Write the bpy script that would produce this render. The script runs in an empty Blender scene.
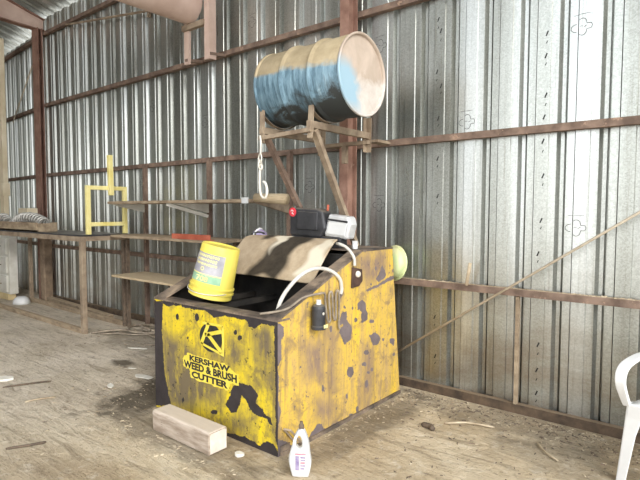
import bpy, bmesh, math, random
import numpy as np
from mathutils import Vector, Matrix
random.seed(7)
C = bpy.context.scene.collection
V = Vector
PI = math.pi

# ------------------------------------------------------------------ materials
def nt(name):
    m = bpy.data.materials.new(name); m.use_nodes = True
    t = m.node_tree; b = t.nodes['Principled BSDF']
    return m, t, b
def nd(t, typ, **kw):
    n = t.nodes.new(typ)
    for k, v in kw.items(): setattr(n, k, v)
    return n
def coords(t, scale=(1, 1, 1)):
    tc = nd(t, 'ShaderNodeTexCoord'); mp = nd(t, 'ShaderNodeMapping')
    mp.inputs['Scale'].default_value = scale
    t.links.new(tc.outputs['Object'], mp.inputs['Vector']); return mp.outputs['Vector']
def noise(t, vec, scale, detail=6, rough=.6, dist=0):
    n = nd(t, 'ShaderNodeTexNoise'); t.links.new(vec, n.inputs['Vector'])
    n.inputs['Scale'].default_value = scale; n.inputs['Detail'].default_value = detail
    n.inputs['Roughness'].default_value = rough; n.inputs['Distortion'].default_value = dist
    return n.outputs['Fac']
def ramp(t, fac, stops):
    r = nd(t, 'ShaderNodeValToRGB'); e = r.color_ramp.elements
    while len(e) > 1: e.remove(e[0])
    e[0].position = stops[0][0]; e[0].color = (*stops[0][1], 1)
    for p, c in stops[1:]:
        x = e.new(p); x.color = (*c, 1)
    t.links.new(fac, r.inputs['Fac']); return r.outputs['Color']
def grey(t, fac, a, b):
    return ramp(t, fac, [(a, (0, 0, 0)), (b, (1, 1, 1))])
def mix(t, fac, a, b, mode='MIX'):
    m = nd(t, 'ShaderNodeMix', data_type='RGBA', blend_type=mode)
    for s, v in ((m.inputs['Factor'], fac), (m.inputs[6], a), (m.inputs[7], b)):
        if isinstance(v, (int, float)): s.default_value = v
        elif isinstance(v, tuple): s.default_value = (*v, 1)
        else: t.links.new(v, s)
    return m.outputs[2]
def mth(t, op, a, b=0.0, clamp=False):
    m = nd(t, 'ShaderNodeMath', operation=op); m.use_clamp = clamp
    for i, v in enumerate((a, b)):
        if isinstance(v, (int, float)): m.inputs[i].default_value = v
        else: t.links.new(v, m.inputs[i])
    return m.outputs[0]
def bump(t, b, h, strength, dist=.01):
    n = nd(t, 'ShaderNodeBump'); n.inputs['Strength'].default_value = strength; n.inputs['Distance'].default_value = dist
    t.links.new(h, n.inputs['Height']); t.links.new(n.outputs['Normal'], b.inputs['Normal'])
def sep(t, vec=None):
    s = nd(t, 'ShaderNodeSeparateXYZ')
    if vec is None:
        tc = nd(t, 'ShaderNodeTexCoord'); vec = tc.outputs['Object']
    t.links.new(vec, s.inputs[0]); return s.outputs
def attr(t, name):
    a = nd(t, 'ShaderNodeAttribute'); a.attribute_name = name; return a.outputs['Fac']

def simple(name, c1, c2, scale=8, rough=.7, metal=0, bmp=.3, stretch=(1, 1, 1), lo=.35, hi=.65, spot=None, dust=None, spec=.4):
    """two-tone noise; spot=(colour, scale, threshold); dust=(colour, amount) settles on faces that look up"""
    m, t, b = nt(name)
    v = coords(t, stretch)
    n = noise(t, v, scale)
    col = ramp(t, n, [(lo, c1), (hi, c2)])
    if spot:
        n2 = noise(t, v, spot[1], 5, .65, .3)
        col = mix(t, grey(t, n2, spot[2], spot[2] + .05), col, spot[0])
    if dust:
        g = nd(t, 'ShaderNodeNewGeometry'); z = sep(t, g.outputs['Normal'])[2]
        n3 = noise(t, v, scale * 1.7)
        f = mth(t, 'MULTIPLY', grey(t, mth(t, 'ADD', z, mth(t, 'MULTIPLY', mth(t, 'SUBTRACT', n3, .5), .9)), .35, .75), dust[1])
        col = mix(t, f, col, dust[0])
    t.links.new(col, b.inputs['Base Color'])
    b.inputs['Roughness'].default_value = rough; b.inputs['Metallic'].default_value = metal
    b.inputs['Specular IOR Level'].default_value = spec
    if bmp: bump(t, b, noise(t, v, scale * 4), bmp, .006)
    return m

MT = {}
DUST = (.48, .37, .25)
MT['rust'] = simple('rusty_steel', (.12, .08, .06), (.26, .18, .135), 9, .85, 0, .35, dust=(DUST, .75), spot=((.36, .24, .17), 14, .62))
MT['sill'] = simple('dark_rotten_sill', (.05, .035, .025), (.14, .095, .06), 9, .9, 0, .4, dust=((.30, .22, .14), .6))
MT['redlead'] = simple('red_oxide_steel', (.20, .105, .075), (.34, .20, .15), 6, .8, 0, .3, dust=(DUST, .7), spot=((.42, .30, .23), 11, .63))
MT['pinkpaint'] = simple('dusty_pink_paint', (.52, .37, .30), (.68, .52, .44), 3, .7, 0, .15, dust=(DUST, .5))
MT['wood'] = simple('weathered_wood', (.20, .145, .095), (.40, .31, .21), 5, .9, 0, .35, (1.2, 3, 3), dust=(DUST, .6))
MT['woodpale'] = simple('pale_board', (.40, .30, .18), (.58, .46, .30), 6, .85, 0, .3, (1, 9, 9), dust=((.55, .45, .31), .6))
MT['beam'] = simple('old_sawn_beam', (.30, .23, .17), (.50, .41, .33), 5, .9, 0, .5, (1.5, 9, 9), spot=((.17, .13, .10), 7, .66), dust=((.66, .56, .46), .8))
MT['beamend'] = simple('beam_end_grain', (.62, .55, .47), (.78, .71, .63), 12, .9, 0, .4)
MT['frame'] = simple('dusty_brown_frame', (.20, .145, .10), (.37, .29, .205), 8, .85, 0, .3, dust=(DUST, .75))
MT['cream'] = simple('cream_paint', (.66, .55, .37), (.80, .70, .52), 3, .7, 0, .15, spot=((.40, .28, .17), 6, .68))
MT['whitecab'] = simple('aged_white_paint', (.60, .57, .49), (.78, .76, .69), 4, .6, 0, .1, spot=((.42, .36, .27), 5, .68))
MT['plinth'] = simple('yellowed_plinth', (.55, .43, .22), (.66, .54, .32), 5, .8, 0, .2)
MT['yellowframe'] = simple('yellow_painted_steel', (.78, .66, .22), (.88, .79, .38), 6, .5, 0, .1, spot=((.45, .35, .15), 10, .72))
MT['whitepl'] = simple('white_plastic', (.62, .62, .615), (.72, .72, .71), 4, .4, 0, .03)
MT['chair'] = simple('chair_plastic', (.68, .67, .65), (.78, .77, .75), 5, .38, 0, .03, spot=((.60, .55, .47), 9, .72))
MT['black'] = simple('black_enamel', (.018, .018, .02), (.05, .05, .055), 7, .45, 0, .1, dust=((.22, .19, .15), .5))
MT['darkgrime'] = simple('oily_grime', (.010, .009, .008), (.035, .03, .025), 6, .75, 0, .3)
MT['alu'] = simple('dull_aluminium', (.60, .60, .60), (.80, .80, .80), 9, .35, .35, .1, spot=((.20, .19, .18), 14, .68))
MT['red'] = simple('red_sticker', (.62, .03, .05), (.74, .06, .08), 10, .5, 0, 0)
MT['redsteel'] = simple('red_angle', (.33, .075, .04), (.50, .14, .08), 8, .7, 0, .2)
MT['ink'] = simple('black_ink', (.012, .012, .012), (.035, .033, .03), 30, .7, 0, 0)
MT['stamp'] = simple('grey_ink', (.07, .07, .07), (.14, .14, .13), 30, .7, 0, 0)
MT['hose'] = simple('grey_hose', (.50, .47, .42), (.68, .65, .58), 12, .55, 0, .1)
MT['cable'] = simple('dusty_cable', (.16, .13, .10), (.34, .28, .21), 14, .7, 0, .2)
MT['brace'] = simple('steel_rod', (.46, .38, .28), (.62, .54, .42), 12, .6, .1, .1)
MT['hook'] = simple('pale_galvanised_hook', (.62, .58, .50), (.80, .76, .68), 14, .5, .1, .1)
MT['hat'] = simple('faded_hat_plastic', (.56, .72, .34), (.80, .82, .46), 4, .45, 0, .05, dust=((.72, .62, .36), .6))
MT['bucket'] = simple('yellow_pail_plastic', (.70, .56, .07), (.80, .67, .15), 3, .45, 0, .04, spot=((.60, .48, .14), 8, .70))
MT['labelgrey'] = simple('grey_label', (.30, .29, .32), (.47, .45, .47), 9, .5, 0, 0, spot=((.62, .57, .38), 11, .66))
MT['labelgreen'] = simple('green_label', (.22, .42, .27), (.36, .55, .36), 9, .5, 0, 0, spot=((.66, .66, .40), 12, .64))
MT['labelyellow'] = simple('label_yellow', (.80, .72, .26), (.86, .78, .36), 9, .5, 0, 0)
MT['paper'] = simple('white_scrap', (.66, .62, .54), (.84, .80, .72), 9, .9, 0, .2)
MT['lilac'] = simple('lilac_print', (.22, .17, .32), (.38, .32, .46), 40, .6, 0, 0)
MT['pinkprint'] = simple('pink_print', (.55, .15, .22), (.66, .28, .34), 40, .6, 0, 0)
MT['bolt'] = simple('pale_bolt', (.72, .66, .56), (.85, .80, .70), 12, .4, .2, 0)
MT['darkplate'] = simple('dark_rust_plate', (.045, .025, .018), (.10, .055, .04), 10, .75, 0, .2)
MT['coil'] = simple('coil_steel', (.40, .38, .35), (.62, .60, .56), 14, .45, .4, 0)
MT['straw'] = simple('straw', (.26, .19, .12), (.62, .52, .37), 6, .9, 0, 0)
MT['stick'] = simple('dark_stick', (.08, .06, .045), (.18, .13, .09), 20, .9, 0, .2)
MT['logoyellow'] = simple('logo_yellow', (.74, .58, .05), (.84, .68, .10), 9, .6, 0, 0, spot=((.30, .24, .08), 14, .68))
MT['concrete'] = simple('post_concrete', (.18, .125, .085), (.34, .25, .17), 7, .95, 0, .5, spot=((.70, .60, .47), 3, .62))

def wall_mat():
    m, t, b = nt('galvanised_sheet')
    v = coords(t, (2.2, 2.2, .25)); v1 = coords(t, (1, 1, 1)); vx = coords(t, (1.25, 0, .02))
    a = noise(t, v, 3.2, 7, .65)
    col = ramp(t, a, [(.3, (.32, .325, .29)), (.52, (.44, .45, .41)), (.72, (.56, .57, .535))])
    p = noise(t, vx, 2.3, 2, .5)                       # whole sheets differ
    col = mix(t, .55, col, ramp(t, p, [(.38, (.23, .23, .20)), (.5, (.43, .44, .405)), (.62, (.64, .66, .645))]))
    vo = nd(t, 'ShaderNodeTexVoronoi'); t.links.new(v1, vo.inputs['Vector']); vo.inputs['Scale'].default_value = 120
    col = mix(t, .25, col, grey(t, sep(t, vo.outputs['Color'])[0], -.2, 1.2), 'SOFT_LIGHT')
    s = noise(t, coords(t, (9, 9, .22)), 4, 5, .7)     # thin vertical run marks
    col = mix(t, mth(t, 'MULTIPLY', grey(t, s, .56, .74), .55), col, (.17, .155, .115))
    d = noise(t, coords(t, (.55, 1, 1.6)), 2.1, 5, .6, .4)   # brown dirt splashed low down
    z = sep(t)[2]
    low = mth(t, 'SUBTRACT', 1.0, mth(t, 'DIVIDE', z, 1.3), True)
    col = mix(t, mth(t, 'MULTIPLY', mth(t, 'MULTIPLY', grey(t, d, .42, .68), low), .8), col, (.25, .185, .12))
    t.links.new(col, b.inputs['Base Color'])
    b.inputs['Metallic'].default_value = .8
    t.links.new(mth(t, 'ADD', .20, mth(t, 'MULTIPLY', a, .22)), b.inputs['Roughness'])
    bump(t, b, noise(t, v1, 90, 3), .08, .004)
    return m
MT['wall'] = wall_mat()

def floor_mat():
    m, t, b = nt('dusty_concrete_floor')
    v = coords(t); a = noise(t, v, .9, 8, .62, .5)
    col = ramp(t, a, [(.30, (.37, .275, .17)), (.48, (.54, .425, .28)), (.66, (.70, .585, .42))])
    x = sep(t)[0]
    g = mth(t, 'MULTIPLY', mth(t, 'SUBTRACT', -2.6, x), .45, True)      # bare grey concrete to the left, brown dust to the right
    n2 = noise(t, v, 1.7, 6, .6, .6)
    bare = ramp(t, n2, [(.35, (.52, .46, .375)), (.6, (.74, .67, .58))])
    col = mix(t, mth(t, 'MULTIPLY', g, .7), col, bare)
    st = noise(t, coords(t, (1.0, 5.5, 1)), 2.2, 7, .7, .8)                # swept streaks
    col = mix(t, mth(t, 'MULTIPLY', grey(t, st, .52, .66), .6), col, (.19, .14, .09))
    n4 = noise(t, v, 9, 6, .7)
    col = mix(t, mth(t, 'MULTIPLY', grey(t, n4, .54, .64), .5), col, (.72, .63, .50))
    n5 = noise(t, v, 26, 4, .7)
    col = mix(t, mth(t, 'MULTIPLY', grey(t, n5, .57, .66), .5), col, (.17, .125, .085))
    # oil and dirt stains; the one against the tank's left paints its shade
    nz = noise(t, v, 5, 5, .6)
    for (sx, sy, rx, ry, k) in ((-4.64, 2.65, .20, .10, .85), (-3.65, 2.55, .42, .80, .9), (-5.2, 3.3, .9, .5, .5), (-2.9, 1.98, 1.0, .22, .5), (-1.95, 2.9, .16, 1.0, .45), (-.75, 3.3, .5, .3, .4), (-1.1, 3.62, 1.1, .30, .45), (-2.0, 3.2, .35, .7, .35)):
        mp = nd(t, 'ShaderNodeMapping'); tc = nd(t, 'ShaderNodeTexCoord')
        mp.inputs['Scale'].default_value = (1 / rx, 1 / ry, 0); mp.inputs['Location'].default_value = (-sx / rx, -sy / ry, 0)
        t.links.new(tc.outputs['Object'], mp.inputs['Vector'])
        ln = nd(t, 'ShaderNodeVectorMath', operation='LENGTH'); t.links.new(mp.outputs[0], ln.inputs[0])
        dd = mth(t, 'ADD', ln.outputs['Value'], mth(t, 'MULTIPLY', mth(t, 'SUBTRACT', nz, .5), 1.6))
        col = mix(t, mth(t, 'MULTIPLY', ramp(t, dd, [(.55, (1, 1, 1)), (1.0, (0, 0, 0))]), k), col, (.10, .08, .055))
    t.links.new(col, b.inputs['Base Color']); b.inputs['Roughness'].default_value = .9
    b.inputs['Specular IOR Level'].default_value = .25
    h = mth(t, 'ADD', mth(t, 'MULTIPLY', noise(t, v, 6, 8, .7), 1.0), mth(t, 'MULTIPLY', st, .6))
    bump(t, b, h, .8, .06)
    return m
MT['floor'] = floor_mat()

def tank_mat(name, yel, dull, grimec, chipc):
    m, t, b = nt(name)
    v = coords(t); vs = coords(t, (5, 5, .7))
    n1 = noise(t, vs, 3, 7, .65)
    col = mix(t, grey(t, n1, .36, .68), yel, dull)
    n2 = noise(t, v, 7, 8, .7, .6)
    col = mix(t, mth(t, 'MULTIPLY', grey(t, n2, .50, .64), .7), col, tuple(c * .8 for c in grimec))
    ga = attr(t, 'grime')
    gm = mth(t, 'MULTIPLY', ga, grey(t, noise(t, coords(t, (4, 4, 1.2)), 4, 8, .75), .24, .52))
    col = mix(t, gm, col, grimec)
    sk = noise(t, coords(t, (9, 9, .5)), 2.6, 7, .7)
    col = mix(t, mth(t, 'MULTIPLY', grey(t, sk, .53, .68), .65), col, tuple(c * .7 for c in grimec))
    fn = noise(t, v, 40, 6, .75)
    col = mix(t, mth(t, 'MULTIPLY', grey(t, fn, .52, .62), .35), col, grimec)
    ca = attr(t, 'chip')
    cm = grey(t, mth(t, 'ADD', ca, mth(t, 'MULTIPLY', mth(t, 'SUBTRACT', noise(t, v, 20, 8, .75), .5), 1.5)), .50, .55)
    n3 = noise(t, v, 13, 5, .6)
    chip = ramp(t, n3, [(.35, chipc), (.65, tuple(c * 1.5 for c in chipc))])
    col = mix(t, cm, col, chip)
    fl = grey(t, noise(t, v, 26, 5, .68), .62, .645)          # small flecks
    col = mix(t, mth(t, 'MULTIPLY', fl, .8), col, chipc)
    t.links.new(col, b.inputs['Base Color']); b.inputs['Roughness'].default_value = .6
    b.inputs['Specular IOR Level'].default_value = .3
    bump(t, b, mth(t, 'SUBTRACT', mth(t, 'MULTIPLY', n2, .3), cm), .35, .006)
    return m
MT['tankfront'] = tank_mat('chipped_yellow_paint', (.80, .59, .015), (.50, .375, .05), (.17, .13, .075), (.032, .026, .026))
MT['tankside'] = tank_mat('scuffed_yellow_paint', (.74, .49, .05), (.48, .325, .14), (.26, .18, .125), (.13, .105, .105))

def rim_mat():
    m, t, b = nt('greasy_rim_steel')
    v = coords(t); n = noise(t, v, 5, 8, .65, .5)
    col = ramp(t, n, [(.35, (.05, .042, .037)), (.52, (.16, .12, .09)), (.68, (.36, .27, .19))])
    t.links.new(col, b.inputs['Base Color']); b.inputs['Roughness'].default_value = .7
    bump(t, b, noise(t, v, 18), .3, .006); return m
MT['rim'] = rim_mat()

def lid_mat():
    m, t, b = nt('dusty_lid_steel')
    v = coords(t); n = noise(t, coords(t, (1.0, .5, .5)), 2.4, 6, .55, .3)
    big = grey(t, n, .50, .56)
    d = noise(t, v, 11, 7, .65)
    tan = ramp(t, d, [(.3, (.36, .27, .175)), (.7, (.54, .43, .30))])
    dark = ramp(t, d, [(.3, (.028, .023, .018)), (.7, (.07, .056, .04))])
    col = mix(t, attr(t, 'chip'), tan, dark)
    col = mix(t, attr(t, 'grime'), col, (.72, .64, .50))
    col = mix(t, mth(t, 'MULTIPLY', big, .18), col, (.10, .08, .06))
    t.links.new(col, b.inputs['Base Color']); b.inputs['Roughness'].default_value = .9; b.inputs['Specular IOR Level'].default_value = .15
    bump(t, b, d, .2, .006); return m
MT['lid'] = lid_mat()

def drum_mat():
    m, t, b = nt('dusty_blue_drum_paint')
    v = coords(t); s = sep(t)
    n = noise(t, coords(t, (9, 1.6, 1.6)), 2.2, 8, .7)
    blue = ramp(t, n, [(.30, (.025, .045, .06)), (.44, (.10, .18, .235)), (.60, (.23, .36, .44)), (.74, (.50, .60, .64))])
    d = noise(t, coords(t, (1.2, 1.2, 3.0)), 3.2, 6, .6)
    sand = ramp(t, noise(t, v, 12), [(.3, (.33, .26, .155)), (.7, (.47, .38, .245))])
    # dust lies on the upper side of the drum, a wavy edge about level with its axis
    up = mth(t, 'ADD', s[2], mth(t, 'MULTIPLY', mth(t, 'SUBTRACT', d, .5), .22))
    col = mix(t, grey(t, up, .035, .085), blue, sand)
    dk = noise(t, v, 5, 6, .7, .5)                       # ragged black, stronger towards the underside and the right end
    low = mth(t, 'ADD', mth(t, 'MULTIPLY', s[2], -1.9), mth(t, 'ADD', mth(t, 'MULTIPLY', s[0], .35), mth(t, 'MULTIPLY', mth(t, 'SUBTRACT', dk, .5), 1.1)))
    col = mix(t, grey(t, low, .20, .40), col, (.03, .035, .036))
    t.links.new(col, b.inputs['Base Color']); b.inputs['Roughness'].default_value = .55
    bump(t, b, noise(t, v, 20), .15, .004); return m
MT['drum'] = drum_mat()
def drumend_mat():
    m, t, b = nt('bleached_drum_head')
    v = coords(t); s = sep(t); n = noise(t, v, 5, 7, .6, .4)
    sand = ramp(t, n, [(.3, (.38, .30, .235)), (.7, (.54, .44, .36))])
    pale = ramp(t, noise(t, v, 9, 6, .7), [(.35, (.50, .44, .39)), (.65, (.62, .57, .52))])
    e = mth(t, 'ADD', mth(t, 'SUBTRACT', mth(t, 'MULTIPLY', s[2], -1.0), mth(t, 'MULTIPLY', s[1], -.1)), mth(t, 'MULTIPLY', mth(t, 'SUBTRACT', n, .5), .35))
    col = mix(t, grey(t, e, -.12, .06), sand, pale)
    f = mth(t, 'SUBTRACT', mth(t, 'ADD', mth(t, 'MULTIPLY', s[1], -1.4), mth(t, 'MULTIPLY', s[2], -.55)), mth(t, 'MULTIPLY', mth(t, 'SUBTRACT', n, .5), .5))
    ln = mth(t, 'SUBTRACT', .30, mth(t, 'ABSOLUTE', mth(t, 'ADD', s[2], .09)))
    col = mix(t, mth(t, 'MULTIPLY', grey(t, f, .06, .20), grey(t, ln, .10, .20)), col, (.30, .44, .53))
    t.links.new(col, b.inputs['Base Color']); b.inputs['Roughness'].default_value = .6
    bump(t, b, n, .1, .005); return m
MT['drumend'] = drumend_mat()
FRONT_CHIPS = [
  [(-3.413,0.828),(-3.296,0.811),(-3.314,0.605),(-3.305,0.455),(-3.285,0.269),(-3.237,0.127),(-3.202,0.053),(-3.449,-0.008)],
  [(-3.334,0.829),(-2.101,0.841),(-2.101,0.805),(-2.253,0.801),(-2.315,0.761),(-2.37,0.766),(-2.388,0.801),(-2.598,0.805),(-2.7,0.778),(-2.805,0.812),(-2.971,0.806),(-3.088,0.813),(-3.272,0.791)],
  [(-2.15,0.804),(-2.101,0.811),(-2.103,-0.011),(-2.136,0.103),(-2.143,0.474)],
  [(-3.1,0.735),(-3.105,0.717),(-3.116,0.706),(-3.129,0.707),(-3.137,0.721),(-3.137,0.74),(-3.128,0.756),(-3.115,0.761),(-3.104,0.753)],
  [(-2.868,0.759),(-2.874,0.738),(-2.89,0.725),(-2.907,0.727),(-2.918,0.742),(-2.918,0.763),(-2.906,0.781),(-2.889,0.787),(-2.874,0.779)],
  [(-2.99,0.6),(-2.993,0.594),(-3.0,0.59),(-3.008,0.589),(-3.013,0.593),(-3.013,0.599),(-3.007,0.604),(-3.0,0.607),(-2.993,0.605)],
  [(-2.483,0.716),(-2.487,0.704),(-2.496,0.696),(-2.506,0.697),(-2.513,0.705),(-2.513,0.718),(-2.506,0.729),(-2.496,0.732),(-2.487,0.728)],
  [(-2.435,0.685),(-2.44,0.675),(-2.451,0.668),(-2.464,0.667),(-2.472,0.674),(-2.472,0.684),(-2.463,0.693),(-2.451,0.697),(-2.439,0.694)],
  [(-2.417,0.578),(-2.419,0.573),(-2.425,0.57),(-2.431,0.57),(-2.435,0.572),(-2.435,0.577),(-2.431,0.581),(-2.425,0.583),(-2.419,0.582)],
  [(-2.362,0.62),(-2.364,0.615),(-2.369,0.612),(-2.375,0.611),(-2.378,0.615),(-2.378,0.619),(-2.375,0.624),(-2.369,0.626),(-2.364,0.624)],
  [(-2.489,0.384),(-2.355,0.396),(-2.31,0.374),(-2.288,0.337),(-2.311,0.289),(-2.244,0.268),(-2.237,0.243),(-2.179,0.232),(-2.161,0.18),(-2.187,0.183),(-2.215,0.212),(-2.319,0.212),(-2.364,0.233),(-2.387,0.27),(-2.442,0.312),(-2.458,0.242),(-2.491,0.184),(-2.548,0.164),(-2.605,0.212),(-2.555,0.28),(-2.529,0.347)],
  [(-2.591,0.028),(-2.397,0.044),(-2.275,0.026),(-2.216,0.075),(-2.144,0.07),(-2.103,-0.011),(-2.231,-0.041),(-2.592,-0.074)],
  [(-2.683,0.139),(-2.692,0.124),(-2.714,0.112),(-2.739,0.108),(-2.755,0.114),(-2.755,0.127),(-2.738,0.142),(-2.713,0.15),(-2.691,0.149)],
  [(-3.052,0.134),(-3.056,0.122),(-3.064,0.115),(-3.074,0.114),(-3.08,0.121),(-3.08,0.132),(-3.073,0.143),(-3.063,0.147),(-3.055,0.143)],
]
FRONT_GRIME = [
  [(-3.303,0.569),(-3.034,0.575),(-2.811,0.437),(-2.708,0.215),(-3.104,0.047),(-3.315,0.071)],
  [(-2.59,0.66),(-2.492,0.689),(-2.417,0.597),(-2.456,0.499),(-2.592,0.499)],
  [(-2.581,0.11),(-2.474,0.183),(-2.381,0.131),(-2.396,0.083),(-2.574,0.033)],
  [(-2.342,0.801),(-2.142,0.805),(-2.144,0.35),(-2.255,0.45),(-2.316,0.628)],
  [(-2.766,0.563),(-2.581,0.588),(-2.572,0.496),(-2.747,0.47)],
  [(-2.868,0.319),(-2.604,0.349),(-2.636,0.219),(-2.826,0.202)],
]
SIDE_CHIPS = [
  [(2.196,0.835),(2.266,0.792),(2.265,0.731),(2.243,0.717),(2.239,0.595),(2.221,0.562),(2.195,0.568)],
  [(2.195,0.556),(2.221,0.507),(2.216,0.354),(2.238,0.273),(2.216,0.199),(2.194,0.114)],
  [(3.044,0.829),(3.107,0.851),(3.151,0.814),(3.152,0.77),(3.181,0.735),(3.175,0.685),(3.12,0.676),(3.088,0.712),(3.098,0.76),(3.044,0.792)],
  [(2.862,0.796),(2.911,0.794),(2.912,0.729),(2.882,0.698),(2.814,0.71)],
  [(2.838,0.686),(2.915,0.728),(2.979,0.661),(2.964,0.579),(2.885,0.557),(2.824,0.652)],
  [(3.198,0.563),(3.287,0.576),(3.362,0.511),(3.326,0.468),(3.253,0.472)],
  [(3.497,0.485),(3.578,0.465),(3.559,0.414),(3.49,0.445)],
  [(3.581,0.339),(3.576,0.327),(3.564,0.323),(3.551,0.329),(3.541,0.341),(3.541,0.354),(3.55,0.362),(3.563,0.361),(3.576,0.352)],
  [(3.673,0.31),(3.668,0.301),(3.656,0.299),(3.641,0.304),(3.632,0.314),(3.632,0.324),(3.641,0.33),(3.655,0.329),(3.668,0.321)],
  [(3.412,0.491),(3.408,0.483),(3.396,0.48),(3.383,0.485),(3.375,0.494),(3.375,0.504),(3.383,0.51),(3.396,0.509),(3.407,0.502)],
  [(3.807,0.292),(3.893,0.284),(3.909,0.213),(3.841,0.206)],
  [(3.207,0.432),(3.197,0.423),(3.172,0.422),(3.144,0.43),(3.126,0.443),(3.126,0.456),(3.144,0.461),(3.172,0.457),(3.197,0.446)],
  [(3.166,0.352),(3.158,0.342),(3.138,0.341),(3.115,0.349),(3.099,0.361),(3.099,0.373),(3.114,0.379),(3.137,0.376),(3.158,0.365)],
  [(3.005,0.332),(2.994,0.307),(2.968,0.3),(2.938,0.312),(2.918,0.339),(2.918,0.368),(2.937,0.385),(2.967,0.383),(2.994,0.362)],
  [(3.071,0.033),(3.067,0.016),(3.055,0.011),(3.041,0.018),(3.032,0.035),(3.032,0.054),(3.041,0.065),(3.054,0.065),(3.066,0.052)],
  [(2.992,0.008),(2.987,-0.005),(2.974,-0.009),(2.958,-0.001),(2.948,0.014),(2.948,0.03),(2.958,0.039),(2.973,0.037),(2.987,0.025)],
  [(3.213,0.277),(3.208,0.269),(3.195,0.267),(3.181,0.273),(3.172,0.282),(3.172,0.292),(3.181,0.297),(3.195,0.295),(3.208,0.287)],
  [(3.189,0.197),(3.185,0.18),(3.172,0.174),(3.158,0.181),(3.149,0.198),(3.148,0.217),(3.157,0.229),(3.171,0.229),(3.184,0.216)],
  [(3.259,0.29),(3.255,0.282),(3.244,0.279),(3.232,0.284),(3.224,0.293),(3.224,0.303),(3.232,0.309),(3.244,0.307),(3.255,0.3)],
  [(3.759,-0.076),(3.847,-0.045),(3.872,-0.131),(3.795,-0.114)],
  [(3.767,0.5),(3.764,0.489),(3.757,0.484),(3.748,0.488),(3.742,0.498),(3.741,0.51),(3.747,0.518),(3.756,0.519),(3.764,0.511)],
  [(3.114,0.68),(3.111,0.674),(3.103,0.672),(3.093,0.675),(3.087,0.681),(3.087,0.688),(3.093,0.692),(3.102,0.691),(3.11,0.687)],
  [(3.264,0.661),(3.257,0.653),(3.238,0.651),(3.216,0.657),(3.202,0.666),(3.202,0.676),(3.216,0.681),(3.237,0.679),(3.256,0.671)],
  [(2.504,-0.001),(2.512,0.035),(2.589,0.082),(2.634,0.068),(2.652,0.033),(2.697,0.018),(2.8,0.031),(2.839,0.018),(2.959,0.023),(2.96,-0.07),(2.504,-0.04)],
  [(2.907,-0.155),(3.036,-0.142),(3.208,-0.12),(3.392,-0.128),(3.967,-0.201),(3.992,-0.26),(3.21,-0.263),(2.956,-0.211)],
  [(2.185,0.117),(2.246,0.095),(2.375,0.011),(2.202,-0.014)],
  [(3.15,0.914),(3.32,0.938),(3.452,0.977),(3.553,0.987),(3.579,0.957),(3.344,0.923),(3.172,0.899)],
  [(3.284,0.981),(3.342,1.033),(3.37,1.082),(3.414,1.039),(3.415,0.974),(3.32,0.955)],
  [(3.56,1.02),(3.555,1.011),(3.543,1.007),(3.529,1.01),(3.52,1.018),(3.52,1.028),(3.529,1.035),(3.542,1.036),(3.555,1.029)],
  [(3.432,0.998),(3.428,0.99),(3.418,0.987),(3.406,0.989),(3.399,0.997),(3.399,1.006),(3.406,1.012),(3.417,1.013),(3.428,1.007)],
  [(3.232,0.948),(3.229,0.942),(3.219,0.94),(3.209,0.942),(3.202,0.948),(3.201,0.955),(3.208,0.959),(3.219,0.96),(3.228,0.955)],
  [(3.302,1.062),(3.297,1.051),(3.287,1.046),(3.274,1.049),(3.266,1.059),(3.266,1.071),(3.274,1.08),(3.286,1.081),(3.297,1.074)],
  [(2.865,0.918),(2.859,0.907),(2.845,0.902),(2.83,0.907),(2.82,0.918),(2.82,0.93),(2.83,0.939),(2.845,0.939),(2.859,0.931)],
  [(3.045,0.707),(3.04,0.697),(3.028,0.693),(3.014,0.697),(3.005,0.708),(3.004,0.719),(3.013,0.727),(3.028,0.726),(3.04,0.719)],
  [(2.992,0.8),(2.99,0.795),(2.984,0.793),(2.977,0.795),(2.972,0.8),(2.972,0.806),(2.976,0.81),(2.983,0.81),(2.989,0.806)],
  [(2.911,0.818),(2.905,0.808),(2.891,0.804),(2.875,0.809),(2.865,0.819),(2.865,0.83),(2.875,0.837),(2.891,0.837),(2.905,0.829)],
  [(2.663,0.305),(2.659,0.29),(2.65,0.284),(2.639,0.29),(2.632,0.305),(2.632,0.322),(2.639,0.333),(2.649,0.333),(2.659,0.322)],
  [(2.939,0.169),(2.935,0.155),(2.924,0.149),(2.912,0.156),(2.904,0.171),(2.904,0.187),(2.912,0.198),(2.924,0.197),(2.935,0.186)],
  [(2.373,0.702),(2.372,0.695),(2.367,0.692),(2.362,0.695),(2.358,0.701),(2.358,0.708),(2.362,0.713),(2.367,0.713),(2.372,0.709)],
  [(2.429,0.503),(2.427,0.499),(2.422,0.497),(2.417,0.499),(2.413,0.504),(2.413,0.509),(2.417,0.512),(2.422,0.512),(2.427,0.508)],
  [(2.745,0.693),(2.741,0.679),(2.733,0.673),(2.723,0.677),(2.716,0.69),(2.716,0.706),(2.722,0.717),(2.732,0.718),(2.741,0.709)],
  [(3.619,0.681),(3.615,0.655),(3.602,0.643),(3.588,0.65),(3.579,0.673),(3.578,0.701),(3.587,0.721),(3.601,0.724),(3.613,0.708)],
  [(3.656,0.578),(3.653,0.561),(3.643,0.553),(3.632,0.559),(3.625,0.574),(3.625,0.593),(3.631,0.606),(3.642,0.608),(3.652,0.597)],
]
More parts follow.
